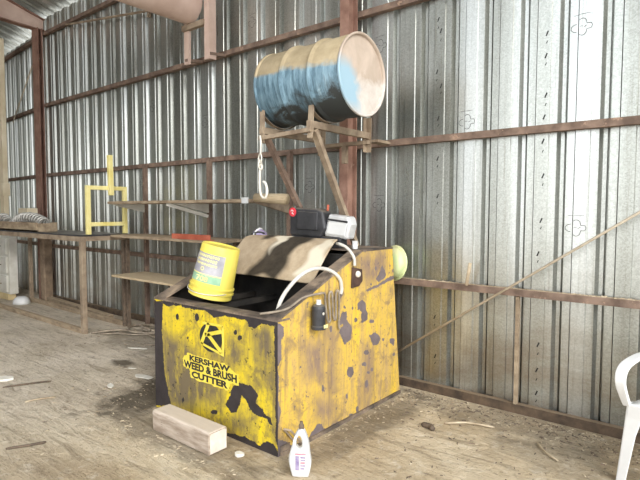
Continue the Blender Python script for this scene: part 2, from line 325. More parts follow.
SIDE_GRIME = [
  [(3.039,1.181),(3.435,1.194),(3.426,1.038),(3.32,0.945),(3.205,0.945),(3.116,1.029),(2.988,1.136)],
  [(2.429,0.659),(2.667,0.634),(2.685,0.493),(2.65,0.365),(2.462,0.436)],
  [(3.104,-0.166),(3.207,-0.08),(3.549,-0.102),(3.965,-0.159),(3.968,-0.241),(3.21,-0.243)],
  [(2.545,0.292),(2.78,0.155),(2.762,0.043),(2.563,0.13)],
  [(3.13,0.498),(3.271,0.469),(3.244,-0.132),(3.104,-0.126)],
  [(2.666,0.724),(2.795,0.678),(2.798,0.256),(2.686,0.287)],
]

# ------------------------------------------------------------------ mesh helpers
class MB:
    def __init__(self): self.bm = bmesh.new()
    def verts(self, pts): return [self.bm.verts.new(p) for p in pts]
    def face(self, vs):
        try: return self.bm.faces.new(vs)
        except ValueError: return None
    def box(self, x0, x1, y0, y1, z0, z1):
        v = self.verts([(x, y, z) for x in (x0, x1) for y in (y0, y1) for z in (z0, z1)])
        for f in ((0, 1, 3, 2), (4, 6, 7, 5), (0, 4, 5, 1), (2, 3, 7, 6), (0, 2, 6, 4), (1, 5, 7, 3)): self.face([v[i] for i in f])
        return self
    def bar(self, a, b, w, h, up=(0, 0, 1)):
        a, b = V(a), V(b); d = (b - a).normalized(); s = d.cross(V(up))
        if s.length < 1e-4: s = d.cross(V((1, 0, 0)))
        s.normalize(); u = s.cross(d)
        v = self.verts([p + s * (w / 2 * i) + u * (h / 2 * j) for p in (a, b) for i, j in ((-1, -1), (1, -1), (1, 1), (-1, 1))])
        for f in ((0, 3, 2, 1), (4, 5, 6, 7), (0, 1, 5, 4), (1, 2, 6, 5), (2, 3, 7, 6), (3, 0, 4, 7)): self.face([v[i] for i in f])
        return self
    def angle(self, a, b, w, th, up, side):
        """rolled steel angle: two thin legs meeting along a-b, leg 1 towards up, leg 2 towards side"""
        a, b, up, side = V(a), V(b), V(up), V(side)
        prof = [(0, 0), (w, 0), (w, th), (th, th), (th, w), (0, w)]
        r0 = self.verts([a + up * p + side * q for p, q in prof]); r1 = self.verts([b + up * p + side * q for p, q in prof])
        n = 6
        for i in range(n): self.face([r0[i], r0[(i + 1) % n], r1[(i + 1) % n], r1[i]])
        for r in (r0, r1):
            self.face([r[0], r[1], r[2], r[3]]); self.face([r[0], r[3], r[4], r[5]])
        return self
    def tube(self, pts, r, n=8, caps=True):
        pts = [V(p) for p in pts]; rings = []
        rr = r if isinstance(r, (list, tuple)) else [r] * len(pts)
        prev = None
        for i, p in enumerate(pts):
            d = (pts[min(i + 1, len(pts) - 1)] - pts[max(i - 1, 0)]).normalized()
            s = d.cross(V((0, 0, 1))) if prev is None else prev - d * prev.dot(d)
            if s.length < 1e-4: s = d.cross(V((1, 0, 0)))
            s.normalize(); prev = s; u = d.cross(s)
            rings.append(self.verts([p + (s * math.cos(2 * PI * k / n) + u * math.sin(2 * PI * k / n)) * rr[i] for k in range(n)]))
        for a, b in zip(rings, rings[1:]):
            for k in range(n): self.face([a[k], a[(k + 1) % n], b[(k + 1) % n], b[k]])
        if caps: self.face(rings[0][::-1]); self.face(rings[-1])
        return self
    def lathe(self, prof, n=32, M=None, a0=0, a1=2 * PI, sy=1.0):
        """prof of (radius, height) about local Z, then matrix M"""
        M = M or Matrix.Identity(4); full = abs(a1 - a0 - 2 * PI) < 1e-6; k = n if full else n + 1
        rings = []
        for r, z in prof:
            if r < 1e-6: rings.append([self.bm.verts.new(M @ V((0, 0, z)))] * k)
            else: rings.append(self.verts([M @ V((r * math.cos(a0 + (a1 - a0) * i / n), sy * r * math.sin(a0 + (a1 - a0) * i / n), z)) for i in range(k)]))
        for a, b in zip(rings, rings[1:]):
            for i in range(n):
                j = (i + 1) % k
                q = []
                for w in (a[i], a[j], b[j], b[i]):
                    if w not in q: q.append(w)
                if len(q) > 2: self.face(q)
        return self
    def prism(self, poly, d, M=None, taper=1.0):
        """polygon in local XY pushed along local Z by d"""
        M = M or Matrix.Identity(4); n = len(poly)
        a = self.verts([M @ V((x, y, 0)) for x, y in poly]); b = self.verts([M @ V((x * taper, y * taper, d)) for x, y in poly])
        self.face(a[::-1]); self.face(b)
        for i in range(n): self.face([a[i], a[(i + 1) % n], b[(i + 1) % n], b[i]])
        return self
    def grid(self, f, nu, nv):
        g = [[self.bm.verts.new(f(i / nu, j / nv)) for j in range(nv + 1)] for i in range(nu + 1)]
        for i in range(nu):
            for j in range(nv): self.face([g[i][j], g[i + 1][j], g[i + 1][j + 1], g[i][j + 1]])
        return g
    def build(self, name, mat, parent=None, bevel=0, seg=2, smooth=False, sub=0, solid=0, normals=True):
        if normals: bmesh.ops.recalc_face_normals(self.bm, faces=self.bm.faces)
        me = bpy.data.meshes.new(name); self.bm.to_mesh(me); self.bm.free()
        o = bpy.data.objects.new(name, me); C.objects.link(o)
        me.materials.append(MT[mat] if isinstance(mat, str) else mat)
        if solid:
            s = o.modifiers.new('solid', 'SOLIDIFY'); s.thickness = solid; s.offset = 0
        if bevel:
            b = o.modifiers.new('bevel', 'BEVEL'); b.width = bevel; b.segments = seg; b.limit_method = 'ANGLE'; b.angle_limit = math.radians(35)
        if sub:
            s = o.modifiers.new('sub', 'SUBSURF'); s.levels = s.render_levels = sub
        if smooth or sub:
            for p in me.polygons: p.use_smooth = True
        if parent:
            o.parent = parent; o.matrix_parent_inverse = base_matrix(parent).inverted()
        return o
def base_matrix(o):
    m = Matrix.LocRotScale(o.location, o.rotation_euler, o.scale)
    return base_matrix(o.parent) @ o.matrix_parent_inverse @ m if o.parent else m
def autosmooth(o, ang=40):
    for p in o.data.polygons: p.use_smooth = True
    bm = bmesh.new(); bm.from_mesh(o.data)
    for e in bm.edges:
        e.smooth = len(e.link_faces) == 2 and e.calc_face_angle(0) < math.radians(ang)
    bm.to_mesh(o.data); bm.free(); return o
def tag(o, label=None, cat=None, group=None, kind=None):
    if label: o['label'] = label
    if cat: o['category'] = cat
    if group: o['group'] = group
    if kind: o['kind'] = kind
    return o
def thing(name, label, cat, loc=(0, 0, 0), group=None):
    o = bpy.data.objects.new(name, None); C.objects.link(o); o.location = loc; o.empty_display_size = .1
    return tag(o, label, cat, group)
def frame(o, x, y, z):
    """matrix with given local axes and origin"""
    x, y, z = V(x).normalized(), V(y).normalized(), V(z).normalized()
    return Matrix(((x[0], y[0], z[0], o[0]), (x[1], y[1], z[1], o[1]), (x[2], y[2], z[2], o[2]), (0, 0, 0, 1)))
def struct(o): o['kind'] = 'structure'; return o
def smoothpath(pts, n=6):
    pts = [V(p) for p in pts]; P = [pts[0]] + pts + [pts[-1]]; out = []
    for i in range(1, len(P) - 2):
        for k in range(n):
            t = k / n; a, b, c, d = P[i - 1], P[i], P[i + 1], P[i + 2]
            out.append(.5 * ((2 * b) + (c - a) * t + (2 * a - 5 * b + 4 * c - d) * t * t + (3 * b - a - 3 * c + d) * t ** 3))
    out.append(pts[-1]); return out
def lettering(text, w, h, mat, M, name, parent, offset=0.0):
    """letters fitted to width w and cap height h, baseline at the origin of M"""
    cu = bpy.data.curves.new(name, 'FONT'); cu.body = text; cu.size = 1; cu.align_x = 'CENTER'; cu.offset = offset; cu.resolution_u = 3
    t = bpy.data.objects.new('tmp', cu); C.objects.link(t)
    bpy.context.view_layer.update()
    me = bpy.data.meshes.new_from_object(t.evaluated_get(bpy.context.evaluated_depsgraph_get()))
    bpy.data.objects.remove(t)
    xs = [v.co.x for v in me.vertices]; ys = [v.co.y for v in me.vertices]
    for v in me.vertices:
        v.co.x = ((v.co.x - min(xs)) / (max(xs) - min(xs)) - .5) * w; v.co.y = (v.co.y - min(ys)) / (max(ys) - min(ys)) * h; v.co.z = 0
    me.transform(M)
    me.materials.clear(); me.materials.append(MT[mat])
    o = bpy.data.objects.new(name, me); C.objects.link(o); o.parent = parent
    o.matrix_parent_inverse = base_matrix(parent).inverted()
    return o

# ------------------------------------------------------------------ camera (eye 1.5 m above the floor)
cam = bpy.data.cameras.new('camera'); co = bpy.data.objects.new('camera', cam); C.objects.link(co)
yaw, pitch, roll, foc = .682062725, -.0572182445, .00263248887, 514.831199
fwd = V((-math.sin(yaw) * math.cos(pitch), math.cos(yaw) * math.cos(pitch), math.sin(pitch)))
right = V((math.cos(yaw), math.sin(yaw), 0)); up = right.cross(fwd)
r2 = right * math.cos(roll) + up * math.sin(roll); u2 = up * math.cos(roll) - right * math.sin(roll)
co.matrix_world = frame((0, 0, 1.5), r2, u2, -fwd)
cam.sensor_width = 36; cam.lens = foc / 640 * 36; cam.clip_end = 200
bpy.context.scene.camera = co

# ------------------------------------------------------------------ the shed
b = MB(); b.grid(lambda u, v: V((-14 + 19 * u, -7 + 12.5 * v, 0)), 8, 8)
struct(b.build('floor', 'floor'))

WY = 3.872; P = .2676; X0 = -2.285
PROF = [(.000, .014), (.0505, .014), (.051, .06), (.0585, .06), (.059, .0), (.149, .0), (.154, .007), (.203, .007), (.222, .044), (.2465, .044), (.247, .10), (.2670, .10)]
def sheet_points(x0, x1, phase=X0):
    k0 = math.floor((x0 - phase) / P) - 1; out = []
    k = k0
    while phase + k * P < x1 + P:
        for dx, dy in PROF:
            x = phase + k * P + dx
            if x0 <= x <= x1: out.append((x, dy))
        k += 1
    return out
def sheet(name, pts, z0, z1, fn):
    b = MB(); cols = [(b.bm.verts.new(fn(x, dy, z0)), b.bm.verts.new(fn(x, dy, z1))) for x, dy in pts]
    for a, c in zip(cols, cols[1:]): b.face([a[0], c[0], c[1], a[1]])
    return struct(b.build(name, 'wall', normals=False))
wall_back = sheet('wall_back', sheet_points(-9.15, 3.2), 0.0, 4.66, lambda x, dy, z: V((x, WY + dy, z)))
ANG = math.radians(4.0); CX = -9.15
def bent(x, dy, z):
    s = CX - x
    return V((CX - s * math.cos(ANG) - dy * math.sin(ANG) * 0, WY + .02 + s * math.sin(ANG) + dy, z))
wall_left = sheet('wall_left', sheet_points(-12.8, CX), 0.0, 4.50, bent)

SL = .30                                               # pitch of the roof
def roofz(y): return 4.70 + (4.0 - y) * SL
b = MB(); pts = sheet_points(-13.2, 1.2)
cols = [(b.bm.verts.new((x, 4.6, roofz(4.6) + dy)), b.bm.verts.new((x, -5.5, roofz(-5.5) + dy))) for x, dy in pts]
for a, c in zip(cols, cols[1:]): b.face([a[0], c[0], c[1], a[1]])
struct(b.build('ceiling', 'wall', normals=False))

b = MB(); cols = [(b.bm.verts.new((-13.0 + dy, y, 0)), b.bm.verts.new((-13.0 + dy, y, roofz(y) - .02))) for y, dy in sheet_points(-5.4, 4.5)]
for a, c in zip(cols, cols[1:]): b.face([a[0], a[1], c[1], c[0]])
struct(b.build('wall_end_light_block', 'wall', normals=False))  # unseen end wall, added to block light from the left

pts = sheet_points(-13.0, -6.0)
b = MB(); cols = [(b.bm.verts.new((x, -5.4 - dy, 0)), b.bm.verts.new((x, -5.4 - dy, roofz(-5.4) - .02))) for x, dy in pts]
for a, c in zip(cols, cols[1:]): b.face([a[0], a[1], c[1], c[0]])
struct(b.build('wall_front_light_block', 'wall', normals=False))  # unseen wall behind the camera, added to keep light off the left side

n_trim = [0]
def trim(b, mat, **kw):
    n_trim[0] += 1
    return struct(b.build('trim_%d' % n_trim[0], mat, **kw))
# girts: steel angles along the wall at four heights
for z in (.902, 2.078, 3.224, 4.378):
    b = MB(); b.box(-9.0, 3.2, WY - .060, WY - .001, z - .026, z + .026)
    trim(b, 'rust')
for z in (.902, 2.078, 3.224, 4.378):
    b = MB(); b.bar(bent(CX, -.032, z), bent(-12.8, -.032, z), .056, .052); trim(b, 'rust')
b = MB(); b.box(-9.0, 3.2, WY - .05, WY + .0, 0, .07); struct(b.build('baseboard_back', 'sill'))
# H-section columns
def column(x, w, y0, y1, z1):
    b = MB(); t = .012
    b.box(x - w / 2, x + w / 2, y0, y0 + t, 0, z1); b.box(x - w / 2, x + w / 2, y1 - t, y1, 0, z1); b.box(x - t / 2, x + t / 2, y0 + t, y1 - t, 0, z1)
    return b
trim(column(-9.04, .22, 3.72, 3.80, 4.45), 'redlead')
trim(column(-2.71, .09, 3.66, 3.80, 4.80), 'redlead')
b = MB(); b.box(-8.97, -8.80, 3.67, 3.81, 0, 1.12); trim(b, 'concrete', bevel=.02)
# rafter over the far column: a tapering plate girder that hugs the roof
b = MB()
web = [(3.86, 4.44), (3.86, 4.62), (3.25, 4.80), (-5.4, 7.39), (-5.4, 7.07), (3.2, 4.47)]
b.prism([(y, z) for y, z in web], .014, frame((-9.047, 0, 0), (0, 1, 0), (0, 0, 1), (1, 0, 0)))
trim(b, 'pinkpaint')
for (ya, za), (yb, zb) in (((3.86, 4.62), (-5.4, 7.39)), ((3.86, 4.44), (3.2, 4.47)), ((3.2, 4.47), (-5.4, 7.07))):
    b = MB(); b.bar((-9.04, ya, za), (-9.04, yb, zb), .13, .016); trim(b, 'redlead')
# purlins under the sheets
for y in (3.1, 1.6, .1, -1.4, -2.9, -4.4):
    b = MB(); z = roofz(y) - .035; b.box(-13, 1.2, y - .03, y + .03, z - .045, z + .02); trim(b, 'redlead')
# cream door jamb at the far left
b = MB(); b.box(-10.05, -9.86, 3.48, 3.56, 0, 4.42); b.box(-10.07, -9.84, 3.46, 3.58, 1.74, 1.96)
trim(b, 'cream', bevel=.008)
b = MB(); b.tube([(-9.42, 3.83, 3.95), (-10.5, 3.90, 3.12)], .012); trim(b, 'brace')
# slender pipe high on the wall
b = MB(); b.tube([(-8.1, 3.80, 4.33), (-5.92, 3.80, 4.02)], .016); trim(b, 'frame')
b = MB(); b.bar((-5.93, 3.83, 3.95), (-5.86, 3.83, 4.36), .05, .03, (0, 1, 0)); trim(b, 'frame')
# dirt-covered strip between lower girt and floor
b = MB(); b.bar((-1.236, 3.835, .07), (-1.236, 3.835, .87), .022, .04, (0, 1, 0)); trim(b, 'wood')

# printed marks on the sheets
STAMPS = [(-.875, 2.744), (-.861, 1.384), (-2.476, 2.929), (-1.687, 2.193), (-3.284, 1.73), (-2.482, 1.55), (-4.914, 2.52), (-7.492, 2.67), (-6.335, 1.865), (-8.282, 2.729), (-6.522, 3.666), (-4.109, 3.488), (-5.907, 2.827)]
def near_y(x):
    f = (x - X0) % P
    for (a, ya), (c, yc) in zip(PROF, PROF[1:] + [(P, .016)]):
        if a <= f <= c: return WY + ya + (yc - ya) * ((f - a) / max(c - a, 1e-6))
    return WY
def flat_line(b, pts, w):
    for p, q in zip(pts, pts[1:]):
        n = max(1, int(math.hypot(q[0] - p[0], q[1] - p[1]) / .012)); prev = None
        for i in range(n + 1):
            x = p[0] + (q[0] - p[0]) * i / n; z = p[1] + (q[1] - p[1]) * i / n
            dx, dz = q[0] - p[0], q[1] - p[1]; L = math.hypot(dx, dz) or 1; nx, nz = -dz / L * w / 2, dx / L * w / 2
            y = near_y(x) - .0015
            cur = (b.bm.verts.new((x + nx, y, z + nz)), b.bm.verts.new((x - nx, y, z - nz)))
            if prev: b.face([prev[0], cur[0], cur[1], prev[1]])
            prev = cur
def arc(cx, cz, rx, rz, a0, a1, n=10): return [(cx + rx * math.cos(math.radians(a0 + (a1 - a0) * i / n)), cz + rz * math.sin(math.radians(a0 + (a1 - a0) * i / n))) for i in range(n + 1)]
for x, z in STAMPS:
    k = round((x - X0 - .075) / P); xc = X0 + k * P + .068
    b = MB()
    flat_line(b, arc(xc - .028, z, .034, .026, 90, 270), .0045)
    flat_line(b, [(xc - .028, z + .026), (xc - .012, z + .026)] + arc(xc + .012, z + .026, .026, .03, 150, 20) + [(xc + .04, z + .018), (xc + .066, z + .018), (xc + .074, z), (xc + .066, z - .018), (xc + .04, z - .018)] + arc(xc + .012, z - .026, .026, .03, -20, -150) + [(xc - .012, z - .026), (xc - .028, z - .026)], .0045)
    for i in range(3): flat_line(b, [(xc - .03 + i * .026, z + .008 * (i % 2) - .003), (xc - .012 + i * .026, z + .006)], .004)
    flat_line(b, [(xc - .045, z + .085), (xc + .06, z + .085)], .003)
    b.build('printed_stamp', 'stamp', wall_back, normals=False)
for x, z in [(-1.926, 3.034), (-1.903, 2.935), (-1.932, 2.618), (-1.895, 2.509), (-1.915, 2.253), (-1.915, 1.93), (-1.91, 1.62), (-1.092, 2.753), (-1.096, 2.591), (-1.09, 2.317), (-1.098, 2.159), (-1.101, 1.991), (-1.095, 1.757), (-1.1, 1.436), (-1.115, 1.197), (-1.097, .527), (-1.102, .34), (-1.10, .178), (-1.92, .62), (-1.91, .30)]:
    for j in range(2):
        b = MB(); zz = z - j * .062 + random.uniform(-.008, .008); s = (1, .55, .4)[j]
        flat_line(b, [(x - .007 * s, zz - .017 * s), (x + .007 * s, zz + .017 * s)], .009 * s + .001)
        b.build('ink_dash', 'ink', wall_back, normals=False)

# ------------------------------------------------------------------ the yellow tank
TX0, TX1, TY0 = -3.41, -2.12, 2.21
tank = thing('cutter_tank', 'big chipped yellow steel tank lettered in black, standing on the dirt floor', 'tank', ((TX0 + TX1) / 2, 2.9, 0))
def ztop(y):
    return .83 + (y - TY0) * .4157 if y < 3.1 else 1.20
def sd_mask(pts, polys, soft):
    """0..1 mask: 1 inside the polygons, fading over +-soft at their edges"""
    P_ = np.array(pts); best = np.full(len(P_), -1e9)
    for poly in polys:
        q = np.array(poly); inside = np.zeros(len(P_), bool); dist = np.full(len(P_), 1e9)
        for i in range(len(q)):
            a, c = q[i], q[(i + 1) % len(q)]; d = c - a; L = d @ d + 1e-12
            t = np.clip(((P_ - a) @ d) / L, 0, 1); e = P_ - a - t[:, None] * d
            dist = np.minimum(dist, np.hypot(e[:, 0], e[:, 1]))
            cond = (a[1] > P_[:, 1]) != (c[1] > P_[:, 1])
            xi = a[0] + (P_[:, 1] - a[1]) * d[0] / (d[1] if abs(d[1]) > 1e-12 else 1e-12)
            inside ^= cond & (P_[:, 0] < xi)
        best = np.maximum(best, np.where(inside, dist, -dist))
    return np.clip(.5 + best / (2 * soft), 0, 1)
def set_attr(o, name, vals):
    a = o.data.attributes.new(name, 'FLOAT', 'POINT'); a.data.foreach_set('value', np.asarray(vals, dtype=np.float32))

b = MB(); b.grid(lambda u, v: V((TX0 + (TX1 - TX0) * u, TY0, .83 * v)), 200, 130)
front = b.build('front_plate', 'tankfront', tank, normals=False)
pp = [(v.co.x, v.co.z) for v in front.data.vertices]
set_attr(front, 'chip', sd_mask(pp, FRONT_CHIPS, .016)); set_attr(front, 'grime', sd_mask(pp, FRONT_GRIME, .06))
def side_pt(u, v):
    yt = TY0 + 1.31 * u; zt = ztop(yt)
    yb = TY0 + 1.45 * u
    return (yb + (yt - yb) * v, zt * v)
b = MB(); b.grid(lambda u, v: V((TX1, *side_pt(u, v))), 200, 150)
side = b.build('side_plate', 'tankside', tank, normals=False)
pp = [(v.co.y, v.co.z) for v in side.data.vertices]
set_attr(side, 'chip', sd_mask(pp, SIDE_CHIPS, .016)); set_attr(side, 'grime', sd_mask(pp, SIDE_GRIME, .07))
b = MB(); b.grid(lambda u, v: V((TX0, *side_pt(u, v))), 40, 30)
b.grid(lambda u, v: V((TX0 + (TX1 - TX0) * u, *side_pt(1, v))), 10, 10)
back = b.build('rear_plates', 'tankside', tank, normals=False)
set_attr(back, 'chip', [0] * len(back.data.vertices)); set_attr(back, 'grime', [.5] * len(back.data.vertices))
# inner lining, set 12 mm inside the plates
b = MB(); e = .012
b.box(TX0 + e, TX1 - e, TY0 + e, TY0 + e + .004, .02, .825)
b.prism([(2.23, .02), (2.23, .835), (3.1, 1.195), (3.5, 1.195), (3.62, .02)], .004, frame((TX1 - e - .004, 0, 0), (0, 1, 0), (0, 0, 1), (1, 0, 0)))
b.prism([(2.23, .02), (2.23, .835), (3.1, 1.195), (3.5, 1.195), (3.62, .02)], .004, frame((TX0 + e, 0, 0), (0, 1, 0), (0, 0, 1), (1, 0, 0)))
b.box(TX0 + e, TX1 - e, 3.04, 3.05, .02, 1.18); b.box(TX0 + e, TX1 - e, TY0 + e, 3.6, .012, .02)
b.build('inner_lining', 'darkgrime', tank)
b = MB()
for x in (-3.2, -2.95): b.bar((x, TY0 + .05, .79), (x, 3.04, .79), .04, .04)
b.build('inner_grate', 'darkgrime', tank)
# flanges round the mouth
b = MB()
b.box(TX0 - .004, TX1 + .004, TY0 - .004, TY0 + .105, .83, .842)
def flange(x0, x1):
    v0 = [(TY0, .842), (3.10, 1.212)]
    vs = [b.bm.verts.new((x, y, z + dz)) for x in (x0, x1) for (y, z) in v0 for dz in (-.012, 0)]
    for f in ((0, 1, 3, 2), (4, 6, 7, 5), (0, 4, 5, 1), (2, 3, 7, 6), (1, 5, 7, 3), (0, 2, 6, 4)): b.face([vs[i] for i in f])
flange(TX1 - .105, TX1 + .002); flange(TX0 - .002, TX0 + .12)
b.box(TX0 - .002, TX1 + .002, 3.09, 3.525, 1.20, 1.212)
b.build('rim', 'rim', tank)
# down-turned lips under the right flange (brown inner wall seen beside the lid)
b = MB(); b.prism([(2.75, 1.06), (3.08, 1.195), (3.08, 1.02), (2.75, .90)], .006, frame((TX1 - .11, 0, 0), (0, 1, 0), (0, 0, 1), (1, 0, 0)))
b.build('inner_lip', 'rust', tank)
b = MB(); b.bar((TX1 + .002, TY0 + .03, .012), (TX1 + .002, 3.65, .012), .03, .024); b.bar((TX1 + .002, TY0 + .02, .03), (TX1 + .002, TY0 + .10, .03), .012, .06)
b.build('base_skid', 'rim', tank)
b = MB(); bm_pts = [(TX1 + .014, 2.25, .165), (TX1 + .05, 2.27, .16), (TX1 + .055, 2.36, .06), (TX1 + .014, 2.345, .055)]
b.tube(bm_pts + bm_pts[:1], .007, 6); b.build('lashing_ring', 'frame', tank)
# lid: a stiff sheet lifted at the back, its rear edge rolled over
LX0, LX1 = -3.30, -2.33
def lid_pt(u, v):
    prof = [(2.775, .985), (2.85, 1.07), (2.93, 1.162), (3.0, 1.235), (3.04, 1.268), (3.075, 1.283), (3.10, 1.280)]
    s = v * (len(prof) - 1); i = min(int(s), len(prof) - 2); f = s - i
    y = prof[i][0] + (prof[i + 1][0] - prof[i][0]) * f; z = prof[i][1] + (prof[i + 1][1] - prof[i][1]) * f
    x0 = LX0 + .10 * max(0, (v - .55) / .45) ** 2; x1 = LX1 - .03 * max(0, (v - .8) / .2) ** 2
    return V((x0 + (x1 - x0) * u, y + .012 * math.sin(PI * u), z + .004 * math.sin(5 * u)))
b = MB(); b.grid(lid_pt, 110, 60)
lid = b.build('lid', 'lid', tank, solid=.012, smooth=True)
lp = []
for i in range(111):
    for j in range(61): lp.append((i / 110, j / 60))
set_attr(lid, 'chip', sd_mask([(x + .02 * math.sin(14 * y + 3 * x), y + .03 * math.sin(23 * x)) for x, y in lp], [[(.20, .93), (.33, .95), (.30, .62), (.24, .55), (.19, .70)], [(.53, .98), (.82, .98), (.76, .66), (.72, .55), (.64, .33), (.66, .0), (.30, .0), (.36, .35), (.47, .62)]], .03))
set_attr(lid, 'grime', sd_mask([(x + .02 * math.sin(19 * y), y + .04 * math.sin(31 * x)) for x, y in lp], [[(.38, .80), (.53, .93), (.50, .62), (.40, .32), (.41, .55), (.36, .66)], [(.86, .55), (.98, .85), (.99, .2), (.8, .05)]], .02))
# bracket plate with bolt on the side
b = MB(); b.prism([(2.955, .95), (2.965, 1.10), (3.085, 1.075), (3.092, .99), (3.05, .955)], .012, frame((TX1 + .001, 0, 0), (0, 1, 0), (0, 0, 1), (1, 0, 0)))
br = b.build('bracket_plate', 'darkplate', tank, bevel=.004)
b = MB(); b.lathe([(0, .02), (.018, .018), (.024, .008), (.024, 0)], 16, frame((TX1 + .013, 3.022, 1.045), (0, 1, 0), (0, 0, 1), (1, 0, 0))); b.build('bolt', 'bolt', tank, smooth=True)
# emblem and lettering on the front
fy = TY0 - .002
FR = frame((0, fy, 0), (1, 0, 0), (0, 0, 1), (0, -1, 0))
ex, ez = -2.745, .637
b = MB(); b.prism([(ex + .118 * math.cos(2 * PI * i / 40), ez + .098 * math.sin(2 * PI * i / 40)) for i in range(40)], .001, FR)
em = b.build('emblem_disc', 'ink', tank); em['label'] = 'black disc of the emblem'
def stroke(b, p, q, w):
    d = V((q[0] - p[0], q[1] - p[1])).normalized(); n = V((-d[1], d[0])) * w / 2
    b.prism([(p[0] + n[0], p[1] + n[1]), (q[0] + n[0], q[1] + n[1]), (q[0] - n[0], q[1] - n[1]), (p[0] - n[0], p[1] - n[1])], .002, FR)
b = MB()
stroke(b, (ex - .100, ez - .055), (ex - .018, ez + .098), .030)      # stem of the letter
stroke(b, (ex - .058, ez + .012), (ex + .115, ez + .060), .026)      # upper arm
stroke(b, (ex - .030, ez + .022), (ex + .112, ez - .082), .030)      # lower arm
stroke(b, (ex - .085, ez + .092), (ex + .130, ez + .098), .016)
stroke(b, (ex + .128, ez + .10), (ex + .128, ez - .09), .018)
stroke(b, (ex - .105, ez - .052), (ex + .135, ez - .098), .016)
em2 = b.build('emblem_letter', 'logoyellow', tank)
def jag(poly, k=7, amp=.006):
    out = []
    for p, q in zip(poly, poly[1:] + poly[:1]):
        for i in range(k): out.append((p[0] + (q[0] - p[0]) * i / k + random.uniform(-amp, amp), p[1] + (q[1] - p[1]) * i / k + random.uniform(-amp, amp)))
    return out
b = MB(); b.prism(jag([(-3.06, .440), (-3.0, .490), (-2.87, .482), (-2.60, .487), (-2.52, .452), (-2.47, .440), (-2.46, .372), (-2.55, .366), (-2.56, .315), (-2.68, .309), (-2.90, .314), (-2.975, .322), (-2.98, .375), (-3.05, .378)]), .001, FR)
b.build('lettering_panel', 'logoyellow', tank)
for txt, w, h, zb in (('KERSHAW', .43, .043, .437), ('WEED & BRUSH', .565, .054, .379), ('CUTTER', .385, .048, .322)):
    lettering(txt, w, h, 'ink', frame((-2.765, fy - .0012, zb), (1, 0, 0), (0, 0, 1), (0, -1, 0)), 'lettering', tank, offset=.05)

# ------------------------------------------------------------------ drum on its stand
DC = V((-2.487, 3.045, 2.452)); DR = .286
drum = thing('steel_drum', 'dusty blue steel drum lying on its side on the brown stand above the yellow tank', 'drum', DC)
AX = frame(DC, (0, 1, 0), (0, 0, 1), (1, 0, 0))
L = .405
prof = [(DR - .012, -L + .012), (DR - .002, -L + .03)]
for c in (-.135, .135):
    prof += [(DR - .004, c - .03), (DR - .002, c - .020), (DR + .013, c - .007), (DR + .013, c + .007), (DR - .002, c + .020), (DR - .004, c + .03)]
prof += [(DR - .002, L - .03), (DR - .012, L - .012)]
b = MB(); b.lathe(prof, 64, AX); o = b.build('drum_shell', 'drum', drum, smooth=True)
for s, nm in ((1, 'drum_head'), (-1, 'drum_head')):
    b = MB(); b.lathe([(0, s * (L - .014)), (.20, s * (L - .014)), (.265, s * (L - .018)), (DR - .010, s * (L - .02))], 56, AX); b.build(nm, 'drumend', drum, smooth=True)
    b = MB(); b.lathe([(DR - .014, s * (L - .02)), (DR - .013, s * L), (DR - .004, s * (L + .004)), (DR + .004, s * L), (DR + .002, s * (L - .016)), (DR - .012, s * (L - .022))], 64, AX)
    b.build('rim', 'drumend' if s > 0 else 'drum', drum, smooth=True)
for o in list(drum.children):                       # drum materials read their own origin at the drum's centre
    o.data.transform(Matrix.Translation(-DC)); o.matrix_parent_inverse = Matrix.Identity(4)

stand = thing('drum_stand', 'brown steel angle stand with slanting legs carrying the blue drum over the tank', 'stand', (-2.64, 3.2, 1.21))
SXR, SXL = -2.40, -2.88
zb = 2.115
for sx in (SXR, SXL):
    b = MB()
    b.angle((sx - .02, 2.83, 2.02), (sx - .02, 2.83 if sx == SXL else 2.85, 2.30), .05, .006, (1, 0, 0), (0, 1, 0)); b.build('saddle_post', 'frame', stand)
    b = MB(); b.bar((sx, 2.82, zb), (sx, 3.60, zb), .035, .05); b.build('cross_rail', 'frame', stand)
    b = MB(); b.angle((sx - .02, 3.585, 1.98), (sx - .02, 3.585, 2.26), .05, .006, (1, 0, 0), (0, -1, 0)); b.build('saddle_post', 'frame', stand)
    # curved strap that cradles the drum
    pts = [(DC.y + (DR + .012) * math.sin(math.radians(a)), DC.z - (DR + .012) * math.cos(math.radians(a))) for a in range(-40, 41, 5)]
    b = MB()
    vs = [[b.bm.verts.new((sx + dx, y + (r - 1) * (y - DC.y) , z + (r - 1) * (z - DC.z))) for dx in (-.018, .018) for r in (1.0, 1.018)] for y, z in pts]
    for p, q in zip(vs, vs[1:]):
        for i, j in ((0, 1), (1, 3), (3, 2), (2, 0)): b.face([p[i], p[j], q[j], q[i]])
    b.build('saddle_strap', 'frame', stand)
b = MB(); b.bar((SXL - .02, 2.835, 2.055), (SXR + .02, 2.835, 2.075), .045, .03); b.build('front_rail', 'frame', stand)
b = MB(); b.bar((SXL - .02, 3.56, 2.06), (SXR + .02, 3.56, 2.06), .045, .03); b.build('rear_rail', 'frame', stand)
b = MB(); b.bar((SXR + .01, 2.875, 2.075), (SXR - .03, 3.46, 1.212), .05, .035, (0, 1, 0)); b.build('leg', 'frame', stand)
b = MB(); b.bar((SXL + .01, 2.875, 2.06), (SXL + .03, 3.46, 1.212), .045, .035, (0, 1, 0)); b.build('leg', 'rust', stand)
b = MB(); b.bar((SXR + .03, 3.61, 2.075), (SXR + .03, 3.81, 2.075), .09, .022); b.build('wall_bracket', 'frame', stand)
b = MB(); b.bar((SXL, 3.56, 2.075), (SXL, 3.81, 2.075), .05, .02); b.build('wall_bracket', 'frame', stand)
b = MB(); b.bar((-2.62, 3.56, 2.06), (-2.62, 3.56, 1.90), .04, .04); b.build('stub', 'frame', stand)

